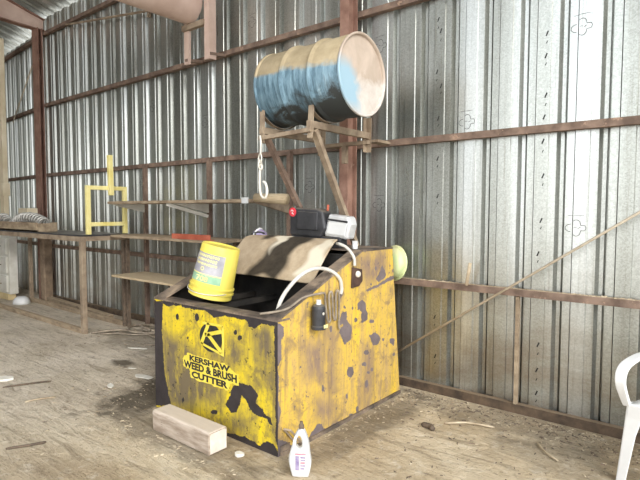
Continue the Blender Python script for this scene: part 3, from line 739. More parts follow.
# hook hanging from the left end of the stand
hk = thing('chain_hook', 'pale hook on short chain links hanging below the left end of the drum', 'hook', (-2.868, 2.80, 2.03))
hx, hy = -2.868, 2.80
b = MB(); b.tube(smoothpath([(hx, hy, 2.07), (hx + .018, hy - .01, 2.02), (hx + .004, hy, 1.93)], 6), .008, 7)
b.build('wire', 'hook', hk, smooth=True)
for i in range(2):
    z0 = 1.93 - i * .05; pts = [(hx + .016 * math.cos(a) * (1 - i), hy + .016 * math.cos(a) * i, z0 - .03 + .036 * math.sin(a)) for a in [2 * PI * k / 14 for k in range(15)]]
    b = MB(); b.tube(pts, .006, 6, False); b.build('chain_link', 'hook', hk, smooth=True)
b = MB(); b.tube(smoothpath([(hx - .012, hy, 1.83), (hx + .012, hy, 1.85), (hx + .018, hy, 1.82), (hx - .002, hy, 1.80), (hx - .004, hy, 1.68), (hx + .012, hy, 1.615), (hx + .05, hy, 1.595), (hx + .075, hy, 1.64), (hx + .06, hy, 1.70), (hx + .035, hy, 1.72)], 6), .010, 8)
b.build('hook_shank', 'hook', hk, smooth=True)

# ------------------------------------------------------------------ engine on the rear deck of the tank
eng = thing('small_engine', 'black engine unit with red round sticker and silver cover behind the tank lid', 'engine', (-2.6, 3.18, 1.212))
b = MB(); b.box(-2.84, -2.34, 3.12, 3.22, 1.213, 1.30); b.build('base', 'black', eng, bevel=.01)
b = MB(); b.prism([(-2.845, 1.30), (-2.52, 1.285), (-2.47, 1.36), (-2.50, 1.495), (-2.56, 1.515), (-2.845, 1.525)], .12, frame((0, 3.225, 0), (1, 0, 0), (0, 0, 1), (0, -1, 0)))
b.build('fuel_tank', 'black', eng, bevel=.02, seg=3)
b = MB(); b.prism([(-2.76, 1.35), (-2.545, 1.345), (-2.54, 1.485), (-2.75, 1.495)], .012, frame((0, 3.106, 0), (1, 0, 0), (0, 0, 1), (0, -1, 0))); b.build('cover_plate', 'black', eng, bevel=.006)
b = MB(); b.lathe([(0, .004), (.036, .004), (.037, 0)], 24, frame((-2.805, 3.104, 1.487), (1, 0, 0), (0, 0, 1), (0, -1, 0))); st = b.build('sticker', 'red', eng)
b = MB(); b.tube([(-2.822, 3.098, 1.492), (-2.81, 3.098, 1.505), (-2.795, 3.098, 1.495), (-2.81, 3.098, 1.478), (-2.792, 3.098, 1.47)], .0035, 5); b.build('sticker_mark', 'whitepl', st)
M2 = frame((-2.375, 3.135, 1.375), (.995, .0, -.10), (.10, 0, .995), (0, -1, 0))
b = MB(); b.prism([(-.12, -.085), (.105, -.085), (.125, .03), (.10, .09), (-.09, .09)], .10, M2 @ Matrix.Translation((0, 0, -.09))); cov = b.build('silver_cover', 'alu', eng, bevel=.018, seg=3)
b = MB(); b.prism([(-.085, -.06), (.085, -.06), (.095, .035), (-.075, .035)], .006, M2 @ Matrix.Translation((0, 0, .011))); b.build('front_plate', 'whitepl', cov, bevel=.003)
b = MB(); b.prism([(-.10, .042), (.10, .042), (.10, .056), (-.095, .056)], .006, M2 @ Matrix.Translation((0, 0, .010))); b.build('slot', 'black', cov)
b = MB(); b.tube([(-2.49, 3.16, 1.50), (-2.485, 3.16, 1.545)], .010, 8); b.build('filler_tip', 'redsteel', eng)
b = MB(); b.lathe([(0, .06), (.022, .06), (.022, 0)], 14, Matrix.Translation((-2.235, 3.17, 1.213))); b.build('pipe_stub', 'alu', eng, smooth=True)

# small domed cap behind the lid
b = MB(); b.lathe([(0, .052), (.03, .049), (.055, .034), (.066, .0), (.066, -.04), (.058, -.05)], 24, frame((-3.30, 3.20, 1.275), (1, 0, 0), (0, .5, .86), (0, -.86, .5)))
cap = thing('round_cap', 'small round black and lilac cap peeping over the tank lid', 'cap', (-3.30, 3.2, 1.212))
b.build('cap_dome', 'lilac', cap, smooth=True)
for a in (20, 75, 130):
    b = MB(); m = frame((-3.30, 3.20, 1.275), (1, 0, 0), (0, .5, .86), (0, -.86, .5)) @ Matrix.Rotation(math.radians(a), 4, 'Z')
    b.tube([m @ V((r, 0, z)) for r, z in ((-.066, .002), (-.056, .036), (-.03, .051), (0, .054), (.03, .051), (.056, .036), (.066, .002))], .009, 6); b.build('cap_rib', 'black' if a != 75 else 'whitepl', cap, smooth=True)

# ------------------------------------------------------------------ upturned pail on the tank
pail = thing('pail', 'yellow plastic pail turned upside down with grey and green label, leaning on tank rim', 'bucket', (-2.985, 2.43, .842))
ax = (V((.20, .14, 0)) + V((0, 0, 1))).normalized()
lx = V((.776, -.63, 0)); lx = (V((1, 0, 0)) - ax * ax.x).normalized(); ly = ax.cross(lx)
PM = frame((-3.025, 2.43, .872), lx, ly, ax)
b = MB(); b.lathe([(.158, .0), (.161, .0), (.160, .035), (.168, .036), (.168, .048), (.159, .050), (.158, .068), (.166, .069), (.166, .080), (.156, .083), (.141, .372), (.136, .380), (.126, .378), (.120, .370), (0, .368)], 48, PM)
pb = b.build('pail_body', 'bucket', pail, smooth=True); autosmooth(pb, 50)
def wrap(b, a0, a1, z0, z1, off, n=16):
    def rad(z): return .156 + (.141 - .156) * (z - .083) / (.372 - .083) + off
    g0 = [PM @ V((rad(z0) * math.cos(a), rad(z0) * math.sin(a), z0)) for a in [a0 + (a1 - a0) * i / n for i in range(n + 1)]]
    g1 = [PM @ V((rad(z1) * math.cos(a), rad(z1) * math.sin(a), z1)) for a in [a0 + (a1 - a0) * i / n for i in range(n + 1)]]
    v0, v1 = b.verts(g0), b.verts(g1)
    for i in range(n): b.face([v0[i], v0[i + 1], v1[i + 1], v1[i]])
A0, A1 = math.radians(-125), math.radians(-20)
b = MB(); wrap(b, A0, A1, .172, .318, .0012); lb = b.build('pail_label', 'labelgrey', pail); lb['label'] = 'grey faded label'
b = MB(); wrap(b, A0, A1, .110, .164, .0012); lg = b.build('label_band', 'labelgreen', pail); lg['label'] = 'green band of the label'
b = MB(); wrap(b, A0, A1, .164, .172, .0014); b.build('label_edge', 'labelyellow', pail)
random.seed(3)
for zr, hh in ((.288, .020), (.258, .020), (.230, .016)):       # three worn lines of print, too faded to read
    b = MB(); a = A0 + .28
    while a < A1 - .38:
        w = random.uniform(.05, .10); wrap(b, a, a + w, zr + random.uniform(0, .004), zr + hh, .0022, 3); a += w + random.uniform(.02, .05)
    b.build('label_print', 'labelyellow', pail)
b = MB()
for k in range(18):
    q0, q1 = 2 * PI * k / 18, 2 * PI * (k + 1) / 18
    def rp(q, r): return (A0 + A1) / 2 - .12 + r / .145 * math.cos(q), .205 + r * math.sin(q)
    def on(a, z): rr = .156 - .015 * (z - .083) / .289 + .0024; return PM @ V((rr * math.cos(a), rr * math.sin(a), z))
    b.face(b.verts([on(*rp(q0, .009)), on(*rp(q1, .009)), on(*rp(q1, .015)), on(*rp(q0, .015))]))
b.build('label_ring', 'labelyellow', pail)
am = -math.radians(72); mm = PM @ Matrix.Rotation(am + PI / 2, 4, 'Z') @ frame((0, -.1575, .118), (1, 0, 0), (0, 0, 1), (0, -1, 0))
lettering('708', .10, .038, 'labelyellow', mm, 'label_number', pail, .02)
PR = .172
hp = [PM @ V((PR * math.cos(a), PR * math.sin(a), .055 - .045 * math.sin((a + PI) / PI * PI) * .6)) for a in [-PI + PI * i / 20 for i in range(21)]]
b = MB(); b.tube(hp, .003, 6); b.build('wire_handle', 'alu', pail, smooth=True)

# ------------------------------------------------------------------ pump, hose and cords on the right flange
b = MB()
pump = thing('pump_unit', 'small black pump with yellow tag hanging on the right side plate of the tank', 'pump', (-2.075, 2.55, .84))
b.lathe([(0, .085), (.026, .085), (.040, .075), (.044, .06), (.044, -.05), (.048, -.055), (.048, -.075), (0, -.075)], 20, Matrix.Translation((TX1 + .052, 2.535, .815)))
b.build('pump_body', 'black', pump, smooth=False)
b = MB(); b.box(TX1 + .098, TX1 + .1015, 2.535 - .005, 2.535 + .034, .75, .772); b.build('yellow_tag', 'labelyellow', pump)
b = MB(); b.lathe([(0, .03), (.016, .03), (.018, 0)], 12, Matrix.Translation((TX1 + .052, 2.535, .90))); b.build('outlet', 'alu', pump)
b = MB(); b.lathe([(0, .003), (.009, .003), (.009, 0)], 10, frame((TX1 + .0955, 2.528, .845), (0, 1, 0), (0, 0, 1), (1, 0, 0))); b.build('screw', 'bolt', pump)
b = MB()
xx = TX1 + .022
b.tube(smoothpath([(TX1 - .15, 2.21, .862), (TX1 - .02, 2.30, .892), (TX1 + .0, 2.44, .948), (xx + .02, 2.545, .965), (xx + .01, 2.62, .955), (xx, 2.64, .90), (xx + .005, 2.655, .78), (xx + .015, 2.675, .775), (xx, 2.68, .93), (xx + .01, 2.70, .95), (xx + .004, 2.72, .80), (xx + .012, 2.74, .77), (xx, 2.755, .93), (xx + .012, 2.775, .94), (xx, 2.79, .72), (xx + .006, 2.80, .69)], 6), .008, 7)
tag(b.build('power_cord', 'cable', smooth=True), 'looped grey brown cord draped beside the small black pump', 'cord')
b = MB(); b.tube(smoothpath([(TX1 - .16, 2.34, .66), (TX1 - .13, 2.36, .90), (TX1 - .075, 2.44, 1.045), (TX1 - .035, 2.56, 1.115), (TX1 - .01, 2.70, 1.105), (TX1 + .012, 2.80, 1.045), (TX1 + .014, 2.83, .97), (TX1 + .014, 2.82, .925)], 7), .013, 10)
tag(b.build('bent_hose', 'hose', smooth=True), 'pale grey hose arching over the right flange of the tank', 'hose')
b = MB(); b.tube(smoothpath([(-2.26, 2.98, 1.26), (-2.19, 2.92, 1.262), (-2.13, 2.93, 1.235), (-2.10, 2.965, 1.17), (-2.096, 2.97, 1.11)], 7), .011, 9)
tag(b.build('short_hose', 'hose', smooth=True), 'short pale hose curling from the lid corner to the dark bracket plate', 'hose')

# ------------------------------------------------------------------ hard hat wedged behind the tank
hat = thing('hard_hat', 'pale yellow green hard hat resting on the wall rail behind the tank corner', 'hard hat', (-2.20, 3.74, .93))
HM = frame((-2.26, 3.80, 1.055), (.35, -.02, .93), (.88, -.28, -.35), (.30, -.92, .12)) @ Matrix.Scale(.88, 4)
b = MB(); b.lathe([(.150, 0), (.150, .02), (.146, .05), (.134, .085), (.108, .12), (.07, .142), (.03, .150), (0, .151)], 36, HM, sy=.96); b.build('hat_shell', 'hat', hat, solid=.004, smooth=True)
b = MB(); b.lathe([(.148, -.001), (.172, .002), (.174, .007), (.150, .012)], 36, HM, sy=.97); b.build('hat_brim', 'hat', hat, smooth=True)
for dy in (-.045, 0, .045):
    b = MB(); pts = []
    for i in range(17):
        a = -1.25 + 2.5 * i / 16; r = .152; pts.append(HM @ V((.147 * math.sin(a), dy * math.cos(a * .9), .150 * math.cos(a) * (1 - (dy / .2) ** 2) + .001)))
    b.tube(pts, .006, 6); b.build('hat_ridge', 'hat', hat, smooth=True)

# ------------------------------------------------------------------ things on the floor in front
blk = MB(); blk.prism([(1.945, .004), (2.09, .004), (2.092, .135), (2.08, .148), (1.955, .146), (1.942, .13)], .60, frame((-3.045, 0, 0), (0, 1, 0), (0, 0, 1), (1, 0, 0)))
tb = thing('timber_block', 'short thick sawn timber block lying before the yellow tank', 'block', (-2.745, 2.02, 0))
o = blk.build('block_body', 'beam', tb, bevel=.012, seg=3)
b = MB(); b.prism([(1.955, .012), (2.082, .012), (2.082, .128), (2.072, .138), (1.963, .136), (1.953, .124)], .003, frame((-2.4455, 0, 0), (0, 1, 0), (0, 0, 1), (1, 0, 0)))
o = b.build('cut_end', 'beamend', tb, bevel=.002); o['label'] = 'pale sawn end'

# jug: outline with a handle hole, given depth and rounded
def jug():
    cu = bpy.data.curves.new('jug', 'CURVE'); cu.dimensions = '2D'; cu.fill_mode = 'BOTH'
    def spl(pts):
        s = cu.splines.new('POLY'); s.points.add(len(pts) - 1); s.use_cyclic_u = True
        for p, q in zip(s.points, pts): p.co = (q[0], q[1], 0, 1)
    outer = smoothpath([(x, y, 0) for x, y in [(-.040, .012), (-.030, .002), (.030, .002), (.042, .014), (.052, .07), (.046, .115), (.043, .15), (.036, .185), (.024, .22), (.012, .238), (-.004, .238), (-.016, .226), (-.028, .20), (-.038, .16), (-.050, .12), (-.054, .075)]] + [(-.040, .012, 0)], 4)[:-1]
    spl([(p.x, p.y) for p in outer])
    hole = smoothpath([(x, y, 0) for x, y in [(-.022, .155), (-.020, .185), (-.011, .205), (-.001, .205), (.008, .185), (.008, .155), (-.006, .142), (-.022, .155)]], 4)[:-1]
    spl([(p.x, p.y) for p in hole])
    cu.extrude = .012; cu.bevel_depth = .014; cu.bevel_resolution = 4; cu.offset = -.013
    t = bpy.data.objects.new('tmp', cu); C.objects.link(t); bpy.context.view_layer.update()
    me = bpy.data.meshes.new_from_object(t.evaluated_get(bpy.context.evaluated_depsgraph_get())); bpy.data.objects.remove(t)
    return me
JM = frame((-1.872, 2.135, .0), (.82, .57, 0), (.03, -.03, 1), (.57, -.82, 0))
JM = JM @ Matrix.Scale(1.17, 4)
jt = thing('spray_jug', 'white plastic jug with a handle hole and printed label standing by the tank corner', 'bottle', (-1.872, 2.135, 0))
me = jug(); me.transform(JM); me.materials.clear(); me.materials.append(MT['whitepl'])
o = bpy.data.objects.new('jug_body', me); C.objects.link(o); o.parent = jt; o.matrix_parent_inverse = Matrix.Translation(jt.location).inverted(); autosmooth(o, 50)
JZ = .0275
b = MB(); b.prism([(-.026, .035), (.030, .035), (.030, .128), (-.026, .128)], .001, JM @ Matrix.Translation((0, 0, JZ - .001))); jl = b.build('jug_label', 'paper', jt)
for (x0, x1, y0, y1, mt) in ((-.024, .028, .118, .125, 'pinkprint'), (-.022, -.004, .040, .112, 'lilac'), (.002, .026, .10, .108, 'lilac'), (.002, .026, .088, .094, 'lilac'), (.002, .024, .074, .082, 'pinkprint'), (.002, .026, .060, .067, 'lilac'), (.002, .022, .045, .053, 'lilac')):
    b = MB(); b.prism([(x0, y0), (x1, y0), (x1, y1), (x0, y1)], .0006, JM @ Matrix.Translation((0, 0, JZ))); b.build('label_print', mt, jl)
b = MB(); b.lathe([(0, .035), (.007, .035), (.010, .02), (.013, .018), (.013, 0)], 14, JM @ frame((.004, .238, 0), (1, 0, 0), (0, 0, -1), (0, 1, 0))); b.build('jug_cap', 'stick', jt, smooth=True)

# ------------------------------------------------------------------ white plastic armchair at the right edge
chair = thing('plastic_armchair', 'white plastic armchair standing by the metal wall at the right edge', 'chair', (-.13, 3.40, 0))
CM = Matrix.Translation((-.13, 3.40, 0)) @ Matrix.Rotation(math.radians(-14), 4, 'Z')   # local -Y is the front
def W(x, y, z): return CM @ V((x, y, z))
def strip(b, pts, w, th):
    """flat bent bar: pts list of (pos, width dir)"""
    rings = []
    P_ = [p for p, _ in pts]
    for i, (p, wd) in enumerate(pts):
        d = (P_[min(i + 1, len(P_) - 1)] - P_[max(i - 1, 0)]).normalized(); wd = (wd - d * wd.dot(d)).normalized(); n = d.cross(wd)
        ww = w[i] if isinstance(w, list) else w
        rings.append(b.verts([p + wd * (ww / 2 * i1) + n * (th / 2 * j1) for i1, j1 in ((-1, -1), (1, -1), (1, 1), (-1, 1))]))
    for r, s in zip(rings, rings[1:]):
        for k in range(4): b.face([r[k], r[(k + 1) % 4], s[(k + 1) % 4], s[k]])
    b.face(rings[0][::-1]); b.face(rings[-1])
for sx in (-1, 1):
    b = MB()                                         # front leg: L-shaped tapering plates
    f0, f1 = W(sx * .285, -.275, 0), W(sx * .255, -.235, .44)
    dx = (W(1, 0, 0) - W(0, 0, 0)); dy = (W(0, 1, 0) - W(0, 0, 0))
    strip(b, [(f0 - dx * sx * .022, dx), (W(sx * .265, -.25, .28) - dx * sx * .03, dx), (f1 - dx * sx * .045, dx)], [.045, .062, .095], .010)
    strip(b, [(f0 + dy * .022, dy), (W(sx * .265, -.25, .28) + dy * .032, dy), (f1 + dy * .05, dy)], [.045, .065, .11], .010)
    b.build('leg', 'chair', chair, bevel=.004)
    b = MB(); g0, g1 = W(sx * .25, .255, 0), W(sx * .225, .20, .44)
    strip(b, [(g0 - dx * sx * .02, dx), (g1 - dx * sx * .035, dx)], [.04, .075], .010); strip(b, [(g0 - dy * .02, dy), (g1 - dy * .035, dy)], [.04, .085], .010)
    b.build('leg', 'chair', chair, bevel=.004)
    b = MB()                                         # arm: rises from the seat's front corner, bulges forward, runs back to the backrest
    pts = smoothpath([W(sx * .258, -.235, .43), W(sx * .268, -.262, .49), W(sx * .278, -.282, .56), W(sx * .282, -.262, .615), W(sx * .282, -.20, .650), W(sx * .278, -.05, .668), W(sx * .262, .10, .672), W(sx * .235, .215, .70)], 5)
    strip(b, [(p, dx) for p in pts], [.040 + .018 * math.sin(PI * i / (len(pts) - 1)) for i in range(len(pts))], .022)
    b.build('armrest', 'chair', chair, bevel=.007, seg=3)
b = MB(); b.grid(lambda u, v: W((u - .5) * (.50 - .05 * v), -.245 + .46 * v, .44 - .02 * math.sin(PI * u) * math.sin(PI * v) - .02 * v), 14, 12)
b.build('seat', 'chair', chair, solid=.008, smooth=True)
b = MB(); strip(b, [(W(-.25, -.243, .405), V((0, 0, 1))), (W(.25, -.243, .405), V((0, 0, 1)))], .07, .008)
for sx in (-1, 1): strip(b, [(W(sx * .25, -.24, .405), V((0, 0, 1))), (W(sx * .225, .20, .395), V((0, 0, 1)))], .07, .008)
b.build('apron', 'chair', chair)
b = MB()
def bk(x, z): return W(x, .215 + (z - .42) * .20 + .03 * (abs(x) / .23) ** 2 * -1, z)
for i in range(7):
    x = -.18 + .06 * i; strip(b, [(bk(x * .9, .45), dx), (bk(x, .62), dx), (bk(x * 1.02, .80), dx)], .030, .007)
b.build('back_slats', 'chair', chair)
b = MB(); pts = smoothpath([bk(-.215, .42), bk(-.235, .62), bk(-.225, .78), bk(-.15, .85), bk(0, .872), bk(.15, .85), bk(.225, .78), bk(.235, .62), bk(.215, .42)], 5)
strip(b, [(p, dy) for p in pts], .022, .05); b.build('back_frame', 'chair', chair, bevel=.005)

# ------------------------------------------------------------------ bench on the left and what stands on it
bench = thing('steel_bench', 'long brown steel bench on open legs along the metal wall at the left', 'workbench', (-7.5, 3.28, 0))
BX0, BX1, BY0, BY1, BZ = -9.05, -6.06, 2.96, 3.56, 1.185
b = MB(); b.box(BX0, BX1, BY0, BY1, BZ - .004, BZ + .014); b.build('bench_top', 'black', bench)
b = MB(); b.box(BX0, BX1, BY0 - .006, BY0 + .05, BZ - .065, BZ - .005); b.box(BX1 - .05, BX1 + .004, BY0 + .05, BY1, BZ - .06, BZ - .005); b.box(BX0, BX1, BY1 - .05, BY1, BZ - .06, BZ - .005); b.build('top_frame', 'frame', bench)
for x, y in ((BX1 - .045, BY0 + .03), (BX0 + .05, BY0 + .03), (BX1 - .045, BY1 - .03), (BX0 + .08, BY1 - .03)):
    b = MB(); b.bar((x, y, 0), (x, y, BZ - .06), .075 if y < 3.2 else .05, .055, (0, 1, 0)); b.build('leg', 'stick' if (y > 3.2 and x > -7) else 'frame', bench, bevel=.006)
for y in (BY0 + .03, BY1 - .03):
    b = MB(); b.box(BX0, BX1 - .085, y - .03, y + .03, .0, .06); b.build('base_rail', 'wood', bench, bevel=.005)

yf = thing('yellow_frame', 'yellow square steel frame with upright tube standing on the bench end', 'frame', (-6.12, 3.30, BZ + .014))
fx = -6.115; z0 = BZ + .016
for y in (3.075, 3.555):
    b = MB(); b.bar((fx, y, z0), (fx, y, z0 + .595), .05, .05, (0, 1, 0)); b.build('upright', 'yellowframe', yf, bevel=.004)
b = MB(); b.bar((fx, 3.10, z0 + .57), (fx, 3.53, z0 + .57), .05, .05); b.build('top_bar', 'yellowframe', yf, bevel=.004)
b = MB(); b.bar((fx, 3.10, z0 + .125), (fx, 3.53, z0 + .125), .05, .05); b.build('lower_bar', 'yellowframe', yf, bevel=.004)
b = MB(); b.bar((fx + .055, 3.345, z0 + .48), (fx + .055, 3.335, z0 + .975), .055, .055, (0, 1, 0)); b.build('centre_tube', 'yellowframe', yf, bevel=.006)

tray = thing('wooden_tray', 'shallow wooden tray holding coiled springs on the left end of the bench', 'tray', (-8.05, 3.12, BZ + .014))
ty = BZ + .016; ta, tb_ = (-9.0, -7.36), (2.98, 3.24)
b = MB(); b.box(*ta, tb_[0], tb_[1], ty, ty + .02); b.build('tray_floor', 'wood', tray)
for y in tb_:
    b = MB(); b.box(ta[0], ta[1], y, y + .02, ty, ty + .125); b.build('tray_side', 'wood', tray)
for x in ta:
    b = MB(); b.box(x, x + .02, tb_[0] + .02, tb_[1], ty, ty + .115); b.build('tray_end', 'wood', tray)
def coil(path, R, turns, r=.010):
    P_ = smoothpath(path, 20); n = len(P_); out = []
    N = turns * 10
    for i in range(N + 1):
        f = i / N * (n - 1); k = min(int(f), n - 2); p = P_[k].lerp(P_[k + 1], f - k); d = (P_[k + 1] - P_[k]).normalized(); s = d.cross(V((0, 0, 1))).normalized(); u = s.cross(d); a = 2 * PI * i / 10
        out.append(p + s * R * math.cos(a) + u * R * math.sin(a))
    b = MB(); b.tube(out, r, 5); return b
tag(coil([(-8.40, 3.12, ty + .11), (-8.22, 3.10, ty + .16), (-7.95, 3.10, ty + .19), (-7.66, 3.12, ty + .17), (-7.46, 3.14, ty + .11)], .064, 15, .016).build('coil_spring', 'coil', smooth=True), 'longer coiled spring arching over the right of the wooden tray', 'spring', 'springs in the tray')
tag(coil([(-8.95, 3.05, ty + .10), (-8.70, 3.06, ty + .19), (-8.50, 3.05, ty + .12)], .05, 7, .014).build('coil_spring', 'coil', smooth=True), 'shorter coiled spring at the left end of the wooden tray', 'spring', 'springs in the tray')
b = MB(); b.box(-8.95, -8.62, 3.36, 3.52, BZ + .016, BZ + .34); tag(b.build('carton', 'cream', bevel=.006), 'cream carton standing behind the wooden tray on the bench', 'box')

cabt = thing('drawer_cabinet', 'white painted drawer cabinet under the left end of the bench', 'cabinet', (-9.35, 3.30, 0))
b = MB(); b.box(-9.95, -9.29, 3.33, 3.455, .10, 1.06); b.build('carcass', 'whitecab', cabt, bevel=.006)
b = MB(); b.box(-9.93, -9.36, 3.32, 3.44, 0, .10); b.build('plinth', 'plinth', cabt)
for i, (za, zc) in enumerate(((.13, .41), (.45, .72), (.76, 1.03))):
    b = MB(); b.box(-9.93, -9.35, 3.295, 3.328, za, zc); d = b.build('drawer', 'whitecab', cabt, bevel=.005)
    b = MB(); b.tube([(-9.75, 3.295, (za + zc) / 2), (-9.75, 3.27, (za + zc) / 2), (-9.55, 3.27, (za + zc) / 2), (-9.55, 3.295, (za + zc) / 2)], .010, 6); b.build('handle', 'frame', d)
b = MB(); b.lathe([(0, .12), (.07, .115), (.12, .09), (.15, .04), (.155, .0), (0, 0)], 20, Matrix.Translation((-8.85, 3.33, 0)), sy=.8)
o = b.build('cloth_bundle', 'whitepl', smooth=True); tag(o, 'small white cloth bundle on the floor beside the drawer cabinet', 'cloth')
b = MB(); b.bar((-8.8, 3.74, .035), (-6.6, 3.60, .035), .09, .07); tag(b.build('loose_timber', 'wood', bevel=.006), 'loose grey timber lying on the floor behind the bench legs', 'timber')

# ------------------------------------------------------------------ shelf rack on the wall
rack = thing('wall_shelf', 'three level shelf rack of boards on rusty posts fixed to the metal wall', 'shelf', (-4.8, 3.6, 0))
for x, zb_ in ((-6.0, 0.0), (-4.70, 0.0), (-3.46, 0.9)):
    b = MB(); b.bar((x, 3.785, zb_), (x, 3.785, 2.085), .045, .05, (0, 1, 0)); b.build('post', 'rust', rack)
    b = MB(); b.prism([(3.29, 1.572), (3.76, 1.572), (3.76, 1.47)], .03, frame((x - .015, 0, 0), (0, 1, 0), (0, 0, 1), (1, 0, 0))); k = b.build('bracket', 'whitecab' if x < -3.6 else 'frame', rack)
b = MB(); b.bar((-4.83, 3.30, 1.565), (-4.70, 3.76, 1.43), .028, .035); b.build('brace', 'whitecab', rack)
b = MB(); b.box(-6.04, -3.52, 3.28, 3.76, 1.573, 1.605); b.build('shelf_board', 'wood', rack, bevel=.004)
b = MB(); b.box(-6.0, -4.05, 3.29, 3.76, 1.165, 1.195); b.build('shelf_board', 'wood', rack, bevel=.004)
b = MB(); b.box(-6.0, -4.15, 3.29, 3.76, .675, .70); b.build('shelf_board', 'woodpale', rack, bevel=.004)
b = MB(); b.bar((-6.0, 3.52, 0), (-6.0, 3.52, 1.165), .035, .035, (0, 1, 0)); b.build('leg', 'stick', rack)
b = MB(); b.bar((-4.2, 3.74, 0), (-4.2, 3.74, 1.165), .06, .06, (0, 1, 0)); b.build('leg', 'stick', rack)
b = MB(); b.angle((-4.72, 3.285, 1.196), (-4.08, 3.285, 1.196), .055, .007, (0, 1, 0), (0, 0, 1)); tag(b.build('red_angle_bar', 'redsteel'), 'short red steel angle lying on the middle shelf behind the pail', 'steel bar')
b = MB(); b.tube([(-3.50, 3.36, 1.618), (-3.13, 3.38, 1.60)], [.042, .05], 14); 
tag(b.build('cardboard_tube', 'woodpale', smooth=True), 'short dusty tube poking out past the right end of the top shelf', 'tube')
b = MB(); b.box(-3.60, -3.52, 3.27, 3.285, 1.565, 1.62); o = b.build('end_tag', 'whitepl', rack)

# overhead pipe hung on a frame from the wall rail
pipe = thing('overhead_pipe', 'thick pink painted pipe overhead with its end against the wall frame', 'pipe', (-4.75, 2.2, 3.755))
b = MB(); PMx = frame((-4.78, 3.62, 3.765), (1, 0, 0), (0, 0, 1), (0, -1, 0)); b.lathe([(0, .0), (.20, .0), (.215, .012), (.215, 4.6), (0, 4.6)], 40, PMx); b.build('pipe_shell', 'pinkpaint', pipe, smooth=True); autosmooth(pipe.children[0], 50)
hang = thing('pipe_hanger', 'dusty steel frame standing on the upper wall rail and holding the pink pipe', 'bracket', (-4.65, 3.66, 3.25))
b = MB(); b.bar((-4.855, 3.62, 3.13), (-4.855, 3.62, 3.64), .085, .03, (0, 1, 0)); b.build('post', 'pinkpaint', hang)
b = MB(); b.bar((-4.485, 3.60, 3.12), (-4.485, 3.60, 4.75), .085, .012, (0, 1, 0)); b.bar((-4.448, 3.645, 3.12), (-4.448, 3.645, 4.75), .012, .08, (0, 1, 0)); b.build('post', 'pinkpaint', hang)
b = MB(); b.bar((-4.90, 3.60, 3.515), (-4.52, 3.60, 3.515), .05, .06); b.build('cross_bar', 'frame', hang)
for x in (-4.855, -4.46):
    b = MB(); b.bar((x, 3.60, 3.17), (x, 3.812, 3.20), .05, .03); b.build('arm', 'rust', hang)

# diagonal rod in front of the wall at the right
b = MB(); b.tube([(-2.30, 3.735, .235), (1.2, 3.735, 2.655)], .009, 8)
tag(b.build('diagonal_rod', 'brace', smooth=True), 'thin steel rod running diagonally across the metal wall at the right', 'rod')
b = MB(); b.tube([(-1.616, 3.79, .925), (-1.585, 3.78, 1.10)], .013, 6); tag(b.build('leaning_stick', 'straw'), 'short pale stick standing on the lower wall rail right of the tank', 'stick')

# ------------------------------------------------------------------ litter on the floor
random.seed(11)
def wire(pts, r, label):
    b = MB(); b.tube(smoothpath(pts, 6), r, 6); tag(b.build('loose_cable', 'cable', smooth=True), label, 'cable', 'cables by the bench leg')
wire([(-6.0, 3.02, .02), (-5.85, 3.30, .03), (-5.6, 3.42, .02), (-5.72, 3.62, .04), (-5.95, 3.55, .03), (-5.6, 3.30, .05), (-5.30, 3.50, .03)], .014, 'thick dusty cable snaking from the bench leg along the floor')
wire([(-5.9, 3.08, .015), (-5.7, 3.22, .02), (-5.45, 3.36, .02), (-5.25, 3.62, .02)], .010, 'thin cable running straight behind the thick snaking one')
wire([(-5.62, 3.50, .02), (-5.5, 3.42, .06), (-5.38, 3.52, .05), (-5.45, 3.66, .03), (-5.65, 3.62, .06), (-5.60, 3.45, .09), (-5.40, 3.44, .07)], .016, 'cable wound in a small heap at the foot of the dark shelf leg')
wire([(-5.40, 3.42, .02), (-5.22, 3.36, .03), (-5.05, 3.42, .02), (-4.95, 3.25, .015), (-5.02, 3.12, .015)], .010, 'dark cable end curling away toward the tank')
def scrap(x, y, w, h, a, name, label, cat, mat='paper', t=.006):
    b = MB(); M_ = Matrix.Translation((x, y, .004)) @ Matrix.Rotation(math.radians(a), 4, 'Z')
    n = 9; b.prism([(w / 2 * math.cos(2 * PI * i / n) * random.uniform(.7, 1.15), h / 2 * math.sin(2 * PI * i / n) * random.uniform(.7, 1.15)) for i in range(n)], t, M_)
    tag(b.build(name, mat, bevel=.002), label, cat)
scrap(-4.10, 2.53, .24, .09, 12, 'paper_scrap', 'largest pale paper scrap on the floor left of the tank', 'scrap')
scrap(-4.40, 2.60, .09, .03, 30, 'paper_scrap', 'small pale scrap just beyond the largest paper scrap', 'scrap')
scrap(-5.0, 3.02, .22, .05, 25, 'paper_scrap', 'long thin pale scrap near the dark cable end', 'scrap')
scrap(-4.10, 2.22, .12, .07, -20, 'paper_scrap', 'crumpled pale scrap closer to the camera than the largest one', 'scrap')
scrap(-4.98, 1.70, .26, .12, 35, 'paper_scrap', 'white scrap cut by the left edge of the picture', 'scrap', t=.02)
scrap(-2.31, 2.07, .07, .05, 10, 'paper_scrap', 'little white crumb at the cut end of the timber block', 'scrap', t=.02)
def stick(a, c, r, label, mat='stick'):
    b = MB(); a, c = V(a), V(c); m_ = (a + c) / 2 + V((random.uniform(-.03, .03), random.uniform(-.03, .03), .004)); b.tube(smoothpath([a, m_, c], 5), [r * .6] + [r] * 9 + [r * .5], 6)
    tag(b.build('twig', mat, smooth=True), label, 'twig', 'twigs on the floor')
stick((-3.50, 1.20, .008), (-3.40, 1.40, .010), .008, 'dark straight twig nearest the lower left corner')
stick((-4.25, 1.60, .008), (-4.18, 1.80, .008), .007, 'thin curved twig on the bare floor at the left', 'straw')
